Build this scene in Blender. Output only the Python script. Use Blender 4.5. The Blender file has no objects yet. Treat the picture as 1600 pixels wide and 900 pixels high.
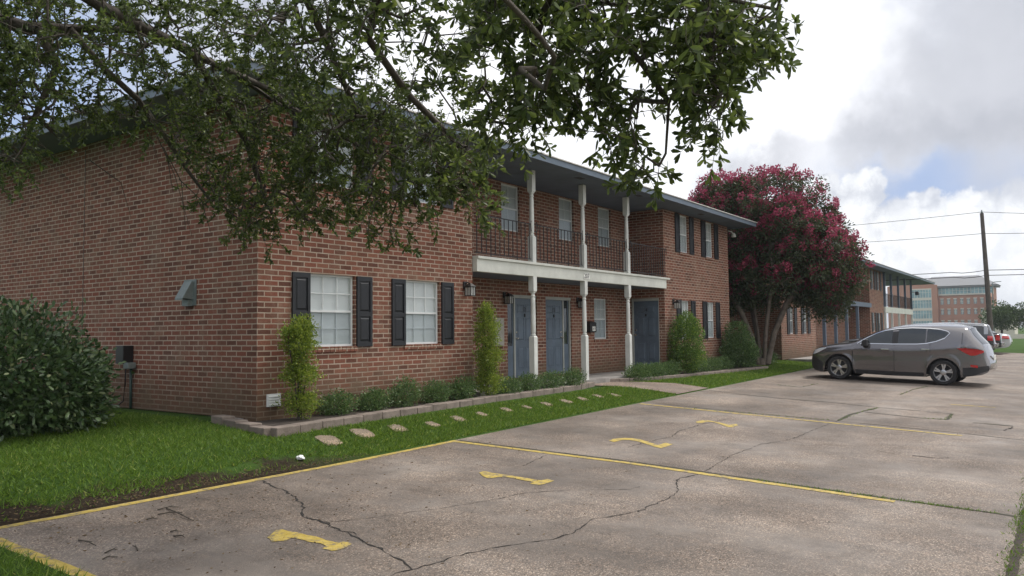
import bpy, bmesh, math, random
import numpy as np
from math import sin, cos, tan, atan, atan2, radians, degrees, pi, sqrt, acos
from mathutils import Vector, Matrix
random.seed(7); RNG = np.random.default_rng(7)
S = bpy.context.scene
COL = S.collection

# ------------------------------------------------------------ camera
FPX = 1232.0
ROLL = atan2(28, 2610); PITCH = radians(3.1795); YAW = radians(35.5); CAMZ = 1.6
_f = Vector((cos(YAW)*cos(PITCH), sin(YAW)*cos(PITCH), sin(PITCH)))
_r0 = Vector((sin(YAW), -cos(YAW), 0)); _u0 = _r0.cross(_f)
_r = _r0*cos(ROLL) - _u0*sin(ROLL); _u = _u0*cos(ROLL) + _r0*sin(ROLL)
cd = bpy.data.cameras.new('camera'); cam = bpy.data.objects.new('camera', cd); COL.objects.link(cam)
cd.sensor_width = 36; cd.lens = 36*FPX/1600; cd.clip_start = 0.05; cd.clip_end = 3000
M3 = Matrix((_r, _u, -_f)).transposed()
cam.matrix_world = Matrix.Translation((0, 0, CAMZ)) @ M3.to_4x4()
S.camera = cam
CP = Vector((0, 0, CAMZ))
def ray(x, y): return _f*FPX + _r*(x-800) - _u*(y-450)
def onX(x, y, X): d = ray(x, y); return CP + d*(X/d.x)
def onY(x, y, Y): d = ray(x, y); return CP + d*(Y/d.y)
def onZ(x, y, Z): d = ray(x, y); return CP + d*((Z-CAMZ)/d.z)
def atD(x, y, D): return CP + ray(x, y)*(D/FPX)      # D metres deep

# ------------------------------------------------------------ render settings, world and sun
S.view_settings.view_transform = 'Standard'; S.view_settings.look = 'None'
S.view_settings.gamma = 1; S.view_settings.exposure = 0.6; S.view_settings.use_curve_mapping = False
S.render.engine = 'CYCLES'
SUN_AZ = radians(-22); SUN_EL = radians(55)      # azimuth from +X towards +Y
W = bpy.data.worlds.new('World'); S.world = W; W.use_nodes = True
def build_world():
    nt = W.node_tree; N = nt.nodes; L = nt.links
    for n in list(N): N.remove(n)
    out = N.new('ShaderNodeOutputWorld'); bg = N.new('ShaderNodeBackground'); L.new(bg.outputs[0], out.inputs[0])
    tc = N.new('ShaderNodeTexCoord'); D = tc.outputs['Generated']
    sky = N.new('ShaderNodeTexSky'); sky.sky_type = 'NISHITA'; sky.sun_disc = False
    sky.sun_elevation = SUN_EL; sky.sun_rotation = pi/2 - SUN_AZ; sky.dust_density = 2.0; sky.air_density = 1.0; sky.ozone_density = 1.0
    def val(x):
        return x
    def math_(op, a, b=None, c=None, clamp=False):
        n = N.new('ShaderNodeMath'); n.operation = op; n.use_clamp = clamp
        for i, v in enumerate((a, b, c)):
            if v is None: continue
            if isinstance(v, (int, float)): n.inputs[i].default_value = v
            else: L.new(v, n.inputs[i])
        return n.outputs[0]
    def vmath(op, a, b=None, s=None):
        n = N.new('ShaderNodeVectorMath'); n.operation = op
        for i, v in enumerate((a, b)):
            if v is None: continue
            if isinstance(v, (tuple, list, Vector)): n.inputs[i].default_value = tuple(v)
            else: L.new(v, n.inputs[i])
        if s is not None: n.inputs['Scale'].default_value = s
        return n
    def noise(vec, scale, detail=8, rough=.55, dist=0):
        n = N.new('ShaderNodeTexNoise'); n.inputs['Scale'].default_value = scale; n.inputs['Detail'].default_value = detail
        n.inputs['Roughness'].default_value = rough; n.inputs['Distortion'].default_value = dist; L.new(vec, n.inputs['Vector']); return n
    def mix(fac, a, b):
        n = N.new('ShaderNodeMix'); n.data_type = 'RGBA'; n.clamp_factor = True
        if isinstance(fac, (int, float)): n.inputs[0].default_value = fac
        else: L.new(fac, n.inputs[0])
        for i, v in ((6, a), (7, b)):
            if isinstance(v, tuple): n.inputs[i].default_value = (*v, 1)
            else: L.new(v, n.inputs[i])
        return n.outputs[2]
    def smooth(x, lo, hi):
        n = N.new('ShaderNodeMapRange'); n.interpolation_type = 'SMOOTHSTEP'; n.clamp = True
        L.new(x, n.inputs[0]); n.inputs[1].default_value = lo; n.inputs[2].default_value = hi
        n.inputs[3].default_value = 0; n.inputs[4].default_value = 1; return n.outputs[0]
    nz = noise(D, 3.2, 9, .58); nzf = noise(D, 9.0, 8, .6)
    wob = vmath('SCALE', vmath('SUBTRACT', nz.outputs['Color'], (.5, .5, .5)).outputs[0], s=.32)
    wob2 = vmath('SCALE', vmath('SUBTRACT', nzf.outputs['Color'], (.5, .5, .5)).outputs[0], s=.10)
    Dw = vmath('ADD', D, vmath('ADD', wob.outputs[0], wob2.outputs[0]).outputs[0]).outputs[0]
    Ds = vmath('ADD', D, wob2.outputs[0]).outputs[0]
    def blob(px, py, r, soft=.5, coord=Dw, sx=1.0):
        c = ray(px, py).normalized()
        sub = vmath('SUBTRACT', coord, c).outputs[0]
        if sx != 1.0: sub = vmath('MULTIPLY', sub, (1, 1, sx)).outputs[0]
        ln = N.new('ShaderNodeVectorMath'); ln.operation = 'LENGTH'; L.new(sub, ln.inputs[0])
        return math_('SUBTRACT', 1.0, smooth(ln.outputs['Value'], r*(1-soft), r))
    def union(*b):
        o = b[0]
        for x in b[1:]: o = math_('MAXIMUM', o, x)
        return o
    K = 1/0.10
    def c(r, g, b): return (r*K, g*K, b*K)
    skyc = mix(.45, sky.outputs[0], c(.36, .52, .86))
    # high thin cloud cover over most of the sky
    cover = smooth(nz.outputs['Fac'], .30, .46)
    col = mix(math_('MULTIPLY', cover, .96), skyc, mix(smooth(nzf.outputs['Fac'], .35, .65), c(.40, .42, .48), c(.52, .54, .59)))
    # bright unseen cloud added overhead and behind the camera to light the facades
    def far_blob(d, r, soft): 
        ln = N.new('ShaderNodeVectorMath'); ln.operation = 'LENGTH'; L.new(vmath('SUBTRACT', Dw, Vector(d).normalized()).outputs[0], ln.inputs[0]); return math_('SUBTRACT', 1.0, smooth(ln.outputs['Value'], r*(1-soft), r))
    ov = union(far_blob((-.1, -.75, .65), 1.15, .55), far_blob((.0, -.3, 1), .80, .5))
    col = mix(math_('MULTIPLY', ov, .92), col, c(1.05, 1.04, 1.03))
    # clear blue gaps
    gaps = union(blob(1190, 140, .05, .7), blob(1600, 300, .17, .5, Ds, 2.6), blob(1480, 300, .11, .6, Ds, 3.0), blob(1545, 330, .12, .6, Ds, 1.6), blob(60, 200, .24, .8), blob(60, 60, .16, .8), blob(1110, 270, .10, .8, Dw, 2.5), blob(1400, 275, .10, .9, Dw, 3.2))
    col = mix(math_('MULTIPLY', gaps, .88), col, c(.27, .36, .55))
    # bright cloud in front of the sun
    br = union(blob(1240, 160, .16, .85), blob(1330, 70, .14, .9), blob(1000, 190, .22, .8), blob(760, 120, .30, .8), blob(1300, 10, .14, .9))
    col = mix(math_('MULTIPLY', br, .93), col, c(.86, .87, .90))
    col = mix(math_('MULTIPLY', blob(1270, 160, .10, .9), .8), col, c(1.1, 1.1, 1.12))
    # grey bank of cloud to the right of it
    gb = union(blob(1640, 150, .20, .7), blob(1500, 150, .14, .8), blob(1420, 200, .15, .8, Dw, 2.2), blob(1200, 230, .15, .9, Dw, 2.8), blob(1750, 60, .24, .8))
    gcol = mix(smooth(nz.outputs['Fac'], .3, .7), c(.36, .375, .415), c(.49, .50, .54))
    col = mix(math_('MULTIPLY', gb, .85), col, gcol)
    col = mix(math_('MULTIPLY', union(blob(1590, 200, .13, .9, Dw, 2.6), blob(1450, 215, .12, .9, Dw, 3.2)), .55), col, c(.31, .325, .37))
    nb = noise(D, 17.0, 3, .5); nb2 = noise(D, 48.0, 6, .62)
    Dc = vmath('ADD', D, vmath('ADD', vmath('SCALE', vmath('SUBTRACT', nb.outputs['Color'], (.5, .5, .5)).outputs[0], s=.055).outputs[0], vmath('SCALE', vmath('SUBTRACT', nb2.outputs['Color'], (.5, .5, .5)).outputs[0], s=.028).outputs[0]).outputs[0]).outputs[0]
    # heaped clouds low over the horizon
    lumps = [(1530, 322, .020), (1512, 345, .030), (1548, 340, .030), (1575, 355, .032), (1600, 335, .028), (1490, 372, .036), (1430, 318, .022), (1452, 312, .018), (1425, 345, .034), (1462, 350, .026), (1405, 372, .036), (1540, 380, .05), (1600, 385, .05), (1370, 395, .045), (1450, 400, .05), (1500, 430, .07), (1580, 440, .08), (1400, 430, .06), (1345, 300, .02), (1290, 298, .018), (1270, 292, .014), (1660, 350, .05), (1700, 400, .08), (1340, 350, .03)]
    cu = union(*[blob(x_, y_, r_*1.25, .28, Dc) for x_, y_, r_ in lumps])
    core = union(*[blob(x_-6, y_-7, r_*1.0, .9, Dc) for x_, y_, r_ in lumps])
    sh = noise(vmath('ADD', D, (0, 0, .012)).outputs[0], 22, 8, .62)
    lit = math_('ADD', math_('MULTIPLY', core, .75), math_('MULTIPLY', smooth(sh.outputs['Fac'], .42, .58), .45), clamp=True)
    cuc = mix(lit, c(.46, .48, .53), c(.78, .79, .80))
    col = mix(math_('MULTIPLY', cu, .93), col, cuc)
    # pale band at the horizon
    sep = N.new('ShaderNodeSeparateXYZ'); L.new(D, sep.inputs[0])
    hz = math_('SUBTRACT', 1.0, smooth(sep.outputs[2], .0, .09))
    col = mix(math_('MULTIPLY', hz, .6), col, c(.42, .455, .51))
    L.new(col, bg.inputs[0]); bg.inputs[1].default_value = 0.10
build_world()
sl = bpy.data.lights.new('sun', 'SUN'); sun = bpy.data.objects.new('sun', sl); COL.objects.link(sun)
sl.energy = 2.2; sl.angle = radians(14); sl.color = (1.0, .95, .88)
sd = Vector((cos(SUN_AZ)*cos(SUN_EL), sin(SUN_AZ)*cos(SUN_EL), sin(SUN_EL)))
sun.rotation_euler = sd.to_track_quat('Z', 'Y').to_euler()

# ------------------------------------------------------------ materials
def mat(name, col=(.5, .5, .5), rough=.6, metal=0.0, spec=None, var=None, bump=None, trans=None, coat=None):
    """var=(scale, amount[, col2]); bump=(scale, strength)"""
    m = bpy.data.materials.new(name); m.use_nodes = True; nt = m.node_tree; N = nt.nodes; L = nt.links
    b = N['Principled BSDF']; b.inputs['Base Color'].default_value = (*col, 1); b.inputs['Roughness'].default_value = rough
    b.inputs['Metallic'].default_value = metal
    if spec is not None: b.inputs['Specular IOR Level'].default_value = spec
    if coat: b.inputs['Coat Weight'].default_value = coat; b.inputs['Coat Roughness'].default_value = .06
    tc = N.new('ShaderNodeTexCoord')
    if var:
        n = N.new('ShaderNodeTexNoise'); n.inputs['Scale'].default_value = var[0]; n.inputs['Detail'].default_value = 6; n.inputs['Roughness'].default_value = .65
        L.new(tc.outputs['Object'], n.inputs['Vector'])
        r = N.new('ShaderNodeValToRGB'); r.color_ramp.elements[0].position = .32; r.color_ramp.elements[1].position = .68
        a = var[1]; c2 = var[2] if len(var) > 2 else tuple(min(1, v*(1+a)) for v in col); c1 = col if len(var) > 2 else tuple(v*(1-a) for v in col)
        r.color_ramp.elements[0].color = (*c1, 1); r.color_ramp.elements[1].color = (*c2, 1)
        L.new(n.outputs['Fac'], r.inputs[0]); L.new(r.outputs[0], b.inputs['Base Color'])
        rr = N.new('ShaderNodeMapRange'); L.new(n.outputs['Fac'], rr.inputs[0]); rr.inputs[3].default_value = max(0, rough-.08); rr.inputs[4].default_value = min(1, rough+.08)
        L.new(rr.outputs[0], b.inputs['Roughness'])
    if bump:
        n2 = N.new('ShaderNodeTexNoise'); n2.inputs['Scale'].default_value = bump[0]; n2.inputs['Detail'].default_value = 5; L.new(tc.outputs['Object'], n2.inputs['Vector'])
        bp = N.new('ShaderNodeBump'); bp.inputs['Strength'].default_value = bump[1]; bp.inputs['Distance'].default_value = .01
        L.new(n2.outputs['Fac'], bp.inputs['Height']); L.new(bp.outputs[0], b.inputs['Normal'])
    return m
def leafmat(name, c1, c2, c3=None, rough=.5, transl=.35, spec=.35):
    m = bpy.data.materials.new(name); m.use_nodes = True; nt = m.node_tree; N = nt.nodes; L = nt.links
    b = N['Principled BSDF']; out = N['Material Output']; b.inputs['Roughness'].default_value = rough; b.inputs['Specular IOR Level'].default_value = spec
    g = N.new('ShaderNodeNewGeometry'); r = N.new('ShaderNodeValToRGB'); r.color_ramp.elements[0].color = (*c1, 1); r.color_ramp.elements[1].color = (*c2, 1)
    if c3: e = r.color_ramp.elements.new(.93); e.color = (*c2, 1); r.color_ramp.elements[-1].color = (*c3, 1)
    L.new(g.outputs['Random Per Island'], r.inputs[0]); L.new(r.outputs[0], b.inputs['Base Color'])
    t = N.new('ShaderNodeBsdfTranslucent'); hs = N.new('ShaderNodeHueSaturation'); hs.inputs['Value'].default_value = 1.5; hs.inputs['Hue'].default_value = .485
    L.new(r.outputs[0], hs.inputs['Color']); L.new(hs.outputs[0], t.inputs[0])
    mx = N.new('ShaderNodeMixShader'); mx.inputs[0].default_value = transl; L.new(b.outputs[0], mx.inputs[1]); L.new(t.outputs[0], mx.inputs[2]); L.new(mx.outputs[0], out.inputs[0])
    return m
def brickmat(name, c1, c2, cm, pitch=.24, course=.0785, base_z=.0):
    m = bpy.data.materials.new(name); m.use_nodes = True; nt = m.node_tree; N = nt.nodes; L = nt.links
    b = N['Principled BSDF']; b.inputs['Roughness'].default_value = .88; b.inputs['Specular IOR Level'].default_value = .25
    tc = N.new('ShaderNodeTexCoord'); sp = N.new('ShaderNodeSeparateXYZ'); L.new(tc.outputs['Object'], sp.inputs[0])
    sn = N.new('ShaderNodeSeparateXYZ'); L.new(tc.outputs['Normal'], sn.inputs[0])
    ab = N.new('ShaderNodeMath'); ab.operation = 'ABSOLUTE'; L.new(sn.outputs[0], ab.inputs[0])
    gt = N.new('ShaderNodeMath'); gt.operation = 'GREATER_THAN'; gt.inputs[1].default_value = .5; L.new(ab.outputs[0], gt.inputs[0])
    mx = N.new('ShaderNodeMix'); L.new(gt.outputs[0], mx.inputs[0]); L.new(sp.outputs[0], mx.inputs[2]); L.new(sp.outputs[1], mx.inputs[3])
    cb = N.new('ShaderNodeCombineXYZ'); L.new(mx.outputs[0], cb.inputs[0]); L.new(sp.outputs[2], cb.inputs[1])
    # slight irregularity of the courses
    wn = N.new('ShaderNodeTexNoise'); wn.inputs['Scale'].default_value = 7; wn.inputs['Detail'].default_value = 3; L.new(tc.outputs['Object'], wn.inputs['Vector'])
    ws = N.new('ShaderNodeVectorMath'); ws.operation = 'SUBTRACT'; L.new(wn.outputs['Color'], ws.inputs[0]); ws.inputs[1].default_value = (.5, .5, .5)
    wm = N.new('ShaderNodeVectorMath'); wm.operation = 'SCALE'; wm.inputs['Scale'].default_value = .010; L.new(ws.outputs[0], wm.inputs[0])
    wa = N.new('ShaderNodeVectorMath'); wa.operation = 'ADD'; L.new(cb.outputs[0], wa.inputs[0]); L.new(wm.outputs[0], wa.inputs[1])
    br = N.new('ShaderNodeTexBrick'); L.new(wa.outputs[0], br.inputs['Vector']); br.inputs['Scale'].default_value = 1
    br.inputs['Brick Width'].default_value = pitch; br.inputs['Row Height'].default_value = course; br.inputs['Mortar Size'].default_value = .0092; br.inputs['Mortar Smooth'].default_value = .12
    br.inputs['Bias'].default_value = 0; br.inputs['Color1'].default_value = (0, 0, 0, 1); br.inputs['Color2'].default_value = (1, 1, 1, 1); br.inputs['Mortar'].default_value = (.5, .5, .5, 1)
    br.offset = .5; br.squash = 1
    rp = N.new('ShaderNodeValToRGB'); e = rp.color_ramp.elements; e[0].color = (*c1, 1); e[1].color = (*c2, 1)
    mid = tuple((a+b_)/2*1.08 for a, b_ in zip(c1, c2)); x = e.new(.35); x.color = (*mid, 1); x = e.new(.8); x.color = (mid[0]*1.12, mid[1]*.92, mid[2]*.9, 1)
    L.new(br.outputs['Color'], rp.inputs[0])
    # smears of mortar and weather over whole patches
    n1 = N.new('ShaderNodeTexNoise'); n1.inputs['Scale'].default_value = 1.7; n1.inputs['Detail'].default_value = 9; n1.inputs['Roughness'].default_value = .72; L.new(tc.outputs['Object'], n1.inputs['Vector'])
    r1 = N.new('ShaderNodeMapRange'); L.new(n1.outputs['Fac'], r1.inputs[0]); r1.inputs[1].default_value = .50; r1.inputs[2].default_value = .72; r1.inputs[4].default_value = .66
    n2 = N.new('ShaderNodeTexNoise'); n2.inputs['Scale'].default_value = 45; n2.inputs['Detail'].default_value = 5; n2.inputs['Roughness'].default_value = .7; L.new(tc.outputs['Object'], n2.inputs['Vector'])
    m1 = N.new('ShaderNodeMix'); m1.data_type = 'RGBA'; L.new(r1.outputs[0], m1.inputs[0]); L.new(rp.outputs[0], m1.inputs[6]); m1.inputs[7].default_value = (cm[0]*.62, cm[1]*.55, cm[2]*.5, 1)
    hv = N.new('ShaderNodeHueSaturation'); L.new(m1.outputs[2], hv.inputs['Color']); v = N.new('ShaderNodeMapRange'); L.new(n2.outputs['Fac'], v.inputs[0]); v.inputs[1].default_value = .3; v.inputs[2].default_value = .7; v.inputs[3].default_value = .72; v.inputs[4].default_value = 1.28; L.new(v.outputs[0], hv.inputs['Value'])
    n3 = N.new('ShaderNodeTexNoise'); n3.inputs['Scale'].default_value = 3.0; n3.inputs['Detail'].default_value = 5; L.new(tc.outputs['Object'], n3.inputs['Vector'])
    rm = N.new('ShaderNodeValToRGB'); rm.color_ramp.elements[0].position = .3; rm.color_ramp.elements[1].position = .65
    rm.color_ramp.elements[0].color = (cm[0]*.72, cm[1]*.68, cm[2]*.64, 1); rm.color_ramp.elements[1].color = (*cm, 1); L.new(n3.outputs['Fac'], rm.inputs[0])
    m2 = N.new('ShaderNodeMix'); m2.data_type = 'RGBA'; L.new(br.outputs['Fac'], m2.inputs[0]); L.new(hv.outputs[0], m2.inputs[6]); L.new(rm.outputs[0], m2.inputs[7])
    # damp, mossy foot of the wall
    zz = N.new('ShaderNodeMath'); zz.operation = 'MULTIPLY_ADD'; L.new(n1.outputs['Fac'], zz.inputs[0]); zz.inputs[1].default_value = -1.3; L.new(sp.outputs[2], zz.inputs[2])
    mr = N.new('ShaderNodeMapRange'); L.new(zz.outputs[0], mr.inputs[0]); mr.inputs[1].default_value = -.62; mr.inputs[2].default_value = .12; mr.inputs[3].default_value = .75; mr.inputs[4].default_value = 0
    m3 = N.new('ShaderNodeMix'); m3.data_type = 'RGBA'; L.new(mr.outputs[0], m3.inputs[0]); L.new(m2.outputs[2], m3.inputs[6]); m3.inputs[7].default_value = (.105, .075, .045, 1)
    L.new(m3.outputs[2], b.inputs['Base Color'])
    inv = N.new('ShaderNodeMath'); inv.operation = 'MULTIPLY_ADD'; L.new(br.outputs['Fac'], inv.inputs[0]); inv.inputs[1].default_value = -1; L.new(n2.outputs['Fac'], inv.inputs[2])
    bp = N.new('ShaderNodeBump'); bp.inputs['Strength'].default_value = .7; bp.inputs['Distance'].default_value = .006; L.new(inv.outputs[0], bp.inputs['Height']); L.new(bp.outputs[0], b.inputs['Normal'])
    return m
def concretemat(name, dark, mid, light, agg=105, patch=.5, stain=1.0):
    m = bpy.data.materials.new(name); m.use_nodes = True; nt = m.node_tree; N = nt.nodes; L = nt.links
    b = N['Principled BSDF']; b.inputs['Roughness'].default_value = .8; b.inputs['Specular IOR Level'].default_value = .35
    tc = N.new('ShaderNodeTexCoord'); O = tc.outputs['Object']
    def noise(s, d=6, r=.6, vec=O):
        n = N.new('ShaderNodeTexNoise'); n.inputs['Scale'].default_value = s; n.inputs['Detail'].default_value = d; n.inputs['Roughness'].default_value = r; L.new(vec, n.inputs['Vector']); return n.outputs['Fac']
    def ramp(f, stops):
        n = N.new('ShaderNodeValToRGB'); e = n.color_ramp.elements
        while len(e) < len(stops): e.new(.5)
        for i, (p, c) in enumerate(stops): e[i].position = p; e[i].color = (*c, 1)
        L.new(f, n.inputs[0]); return n.outputs[0]
    def mixc(f, a, c, blend='MIX'):
        n = N.new('ShaderNodeMix'); n.data_type = 'RGBA'; n.blend_type = blend
        if isinstance(f, float): n.inputs[0].default_value = f
        else: L.new(f, n.inputs[0])
        for i, v in ((6, a), (7, c)):
            if isinstance(v, tuple): n.inputs[i].default_value = (*v, 1)
            else: L.new(v, n.inputs[i])
        return n.outputs[2]
    def rng(f, a, b_, c=0., d=1.):
        n = N.new('ShaderNodeMapRange'); L.new(f, n.inputs[0]); n.inputs[1].default_value = a; n.inputs[2].default_value = b_; n.inputs[3].default_value = c; n.inputs[4].default_value = d; return n.outputs[0]
    base = ramp(noise(patch, 7, .62), [(.28, dark), (.5, mid), (.72, light)])
    # streaks dragged along the parking direction
    mp = N.new('ShaderNodeMapping'); mp.inputs['Scale'].default_value = (6, .9, 1); mp.inputs['Rotation'].default_value = (0, 0, .12); L.new(O, mp.inputs[0])
    st = rng(noise(1.1, 7, .65, mp.outputs[0]), .38, .68)
    base = mixc(st, base, (1.18, 1.16, 1.13), 'MULTIPLY')
    st2 = rng(noise(2.3, 8, .7), .52, .70, 0, .38*stain)
    base = mixc(st2, base, tuple(v*.55 for v in dark))
    v = N.new('ShaderNodeTexVoronoi'); v.inputs['Scale'].default_value = agg; v.inputs['Randomness'].default_value = 1; L.new(O, v.inputs['Vector'])
    vs = N.new('ShaderNodeSeparateColor'); L.new(v.outputs['Color'], vs.inputs[0])
    sp = ramp(vs.outputs[0], [(.0, (.42, .39, .36)), (.35, (.85, .81, .78)), (.62, (1.08, 1.0, .93)), (.82, (1.35, 1.14, .98)), (.97, (2.3, 2.2, 2.05))])
    expo = rng(noise(.7, 7, .72), .38, .58, .15, 1.0)
    base = mixc(expo, base, mixc(1.0, base, sp, 'MULTIPLY'))
    fine = ramp(noise(160, 3, .7), [(.3, (.75, .75, .75)), (.7, (1.25, 1.25, 1.25))])
    base = mixc(.6, base, mixc(1.0, base, fine, 'MULTIPLY'))
    L.new(base, b.inputs['Base Color'])
    h = N.new('ShaderNodeMath'); h.operation = 'MULTIPLY_ADD'; L.new(v.outputs['Distance'], h.inputs[0]); h.inputs[1].default_value = -.8; L.new(noise(30, 5, .7), h.inputs[2])
    bp = N.new('ShaderNodeBump'); bp.inputs['Strength'].default_value = .55; bp.inputs['Distance'].default_value = .008; L.new(h.outputs[0], bp.inputs['Height']); L.new(bp.outputs[0], b.inputs['Normal'])
    L.new(rng(noise(1.5, 5), .3, .7, .62, .9), b.inputs['Roughness'])
    return m
def groundmat():
    m = bpy.data.materials.new('lawn_ground'); m.use_nodes = True; nt = m.node_tree; N = nt.nodes; L = nt.links
    b = N['Principled BSDF']; b.inputs['Roughness'].default_value = .95; b.inputs['Specular IOR Level'].default_value = .1
    tc = N.new('ShaderNodeTexCoord'); O = tc.outputs['Object']
    n = N.new('ShaderNodeTexNoise'); n.inputs['Scale'].default_value = .35; n.inputs['Detail'].default_value = 8; n.inputs['Roughness'].default_value = .7; L.new(O, n.inputs['Vector'])
    r = N.new('ShaderNodeValToRGB'); e = r.color_ramp.elements; e[0].position = .3; e[0].color = (.030, .065, .012, 1); e[1].position = .7; e[1].color = (.060, .11, .022, 1); L.new(n.outputs['Fac'], r.inputs[0])
    n2 = N.new('ShaderNodeTexNoise'); n2.inputs['Scale'].default_value = 22; n2.inputs['Detail'].default_value = 6; n2.inputs['Roughness'].default_value = .75; L.new(O, n2.inputs['Vector'])
    mm = N.new('ShaderNodeMix'); mm.data_type = 'RGBA'; mr = N.new('ShaderNodeMapRange'); L.new(n2.outputs['Fac'], mr.inputs[0]); mr.inputs[1].default_value = .5; mr.inputs[2].default_value = .75; L.new(mr.outputs[0], mm.inputs[0])
    L.new(r.outputs[0], mm.inputs[6]); mm.inputs[7].default_value = (.03, .06, .015, 1)
    # bare earth along the parking edge
    sp = N.new('ShaderNodeSeparateXYZ'); L.new(O, sp.inputs[0])
    a = N.new('ShaderNodeMath'); a.operation = 'MULTIPLY_ADD'; n3 = N.new('ShaderNodeTexNoise'); n3.inputs['Scale'].default_value = 1.6; n3.inputs['Detail'].default_value = 7; n3.inputs['Roughness'].default_value = .65; L.new(O, n3.inputs['Vector'])
    L.new(n3.outputs['Fac'], a.inputs[0]); a.inputs[1].default_value = -1.3; L.new(sp.outputs[1], a.inputs[2])
    d1 = N.new('ShaderNodeMapRange'); L.new(a.outputs[0], d1.inputs[0]); d1.inputs[1].default_value = 7.10; d1.inputs[2].default_value = 7.30; d1.inputs[3].default_value = 1; d1.inputs[4].default_value = 0
    d2 = N.new('ShaderNodeMapRange'); L.new(sp.outputs[0], d2.inputs[0]); d2.inputs[1].default_value = 6.2; d2.inputs[2].default_value = 7.6; d2.inputs[3].default_value = 1; d2.inputs[4].default_value = 0
    d3 = N.new('ShaderNodeMath'); d3.operation = 'GREATER_THAN'; L.new(sp.outputs[1], d3.inputs[0]); d3.inputs[1].default_value = 7.4
    k = N.new('ShaderNodeMath'); k.operation = 'MULTIPLY'; L.new(d1.outputs[0], k.inputs[0]); L.new(d2.outputs[0], k.inputs[1])
    k2 = N.new('ShaderNodeMath'); k2.operation = 'MULTIPLY'; L.new(k.outputs[0], k2.inputs[0]); L.new(d3.outputs[0], k2.inputs[1])
    so = N.new('ShaderNodeValToRGB'); so.color_ramp.elements[0].position = .35; so.color_ramp.elements[0].color = (.018, .013, .009, 1); so.color_ramp.elements[1].position = .7; so.color_ramp.elements[1].color = (.06, .045, .031, 1); L.new(n2.outputs['Fac'], so.inputs[0])
    m4 = N.new('ShaderNodeMix'); m4.data_type = 'RGBA'; L.new(k2.outputs[0], m4.inputs[0]); L.new(mm.outputs[2], m4.inputs[6]); L.new(so.outputs[0], m4.inputs[7])
    L.new(m4.outputs[2], b.inputs['Base Color'])
    bp = N.new('ShaderNodeBump'); bp.inputs['Strength'].default_value = 1; bp.inputs['Distance'].default_value = .03; L.new(n2.outputs['Fac'], bp.inputs['Height']); L.new(bp.outputs[0], b.inputs['Normal'])
    return m
def glassmat(name, tint=(.8, .85, .86), refl=.10):
    m = bpy.data.materials.new(name); m.use_nodes = True; nt = m.node_tree; N = nt.nodes; L = nt.links
    for n in list(N): N.remove(n)
    out = N.new('ShaderNodeOutputMaterial'); t = N.new('ShaderNodeBsdfTransparent'); t.inputs[0].default_value = (*tint, 1)
    g = N.new('ShaderNodeBsdfGlossy'); g.inputs['Roughness'].default_value = .03; g.inputs[0].default_value = (.9, .93, .95, 1)
    ge = N.new('ShaderNodeNewGeometry'); dt = N.new('ShaderNodeVectorMath'); dt.operation = 'DOT_PRODUCT'; L.new(ge.outputs['Normal'], dt.inputs[0]); L.new(ge.outputs['Incoming'], dt.inputs[1])
    ab = N.new('ShaderNodeMath'); ab.operation = 'ABSOLUTE'; L.new(dt.outputs['Value'], ab.inputs[0]); om = N.new('ShaderNodeMath'); om.operation = 'SUBTRACT'; om.inputs[0].default_value = 1; L.new(ab.outputs[0], om.inputs[1])
    pw = N.new('ShaderNodeMath'); pw.operation = 'POWER'; L.new(om.outputs[0], pw.inputs[0]); pw.inputs[1].default_value = 5
    mr = N.new('ShaderNodeMapRange'); L.new(pw.outputs[0], mr.inputs[0]); mr.inputs[3].default_value = refl; mr.inputs[4].default_value = .8
    mx = N.new('ShaderNodeMixShader'); L.new(mr.outputs[0], mx.inputs[0]); L.new(t.outputs[0], mx.inputs[1]); L.new(g.outputs[0], mx.inputs[2]); L.new(mx.outputs[0], out.inputs[0])
    return m
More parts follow.
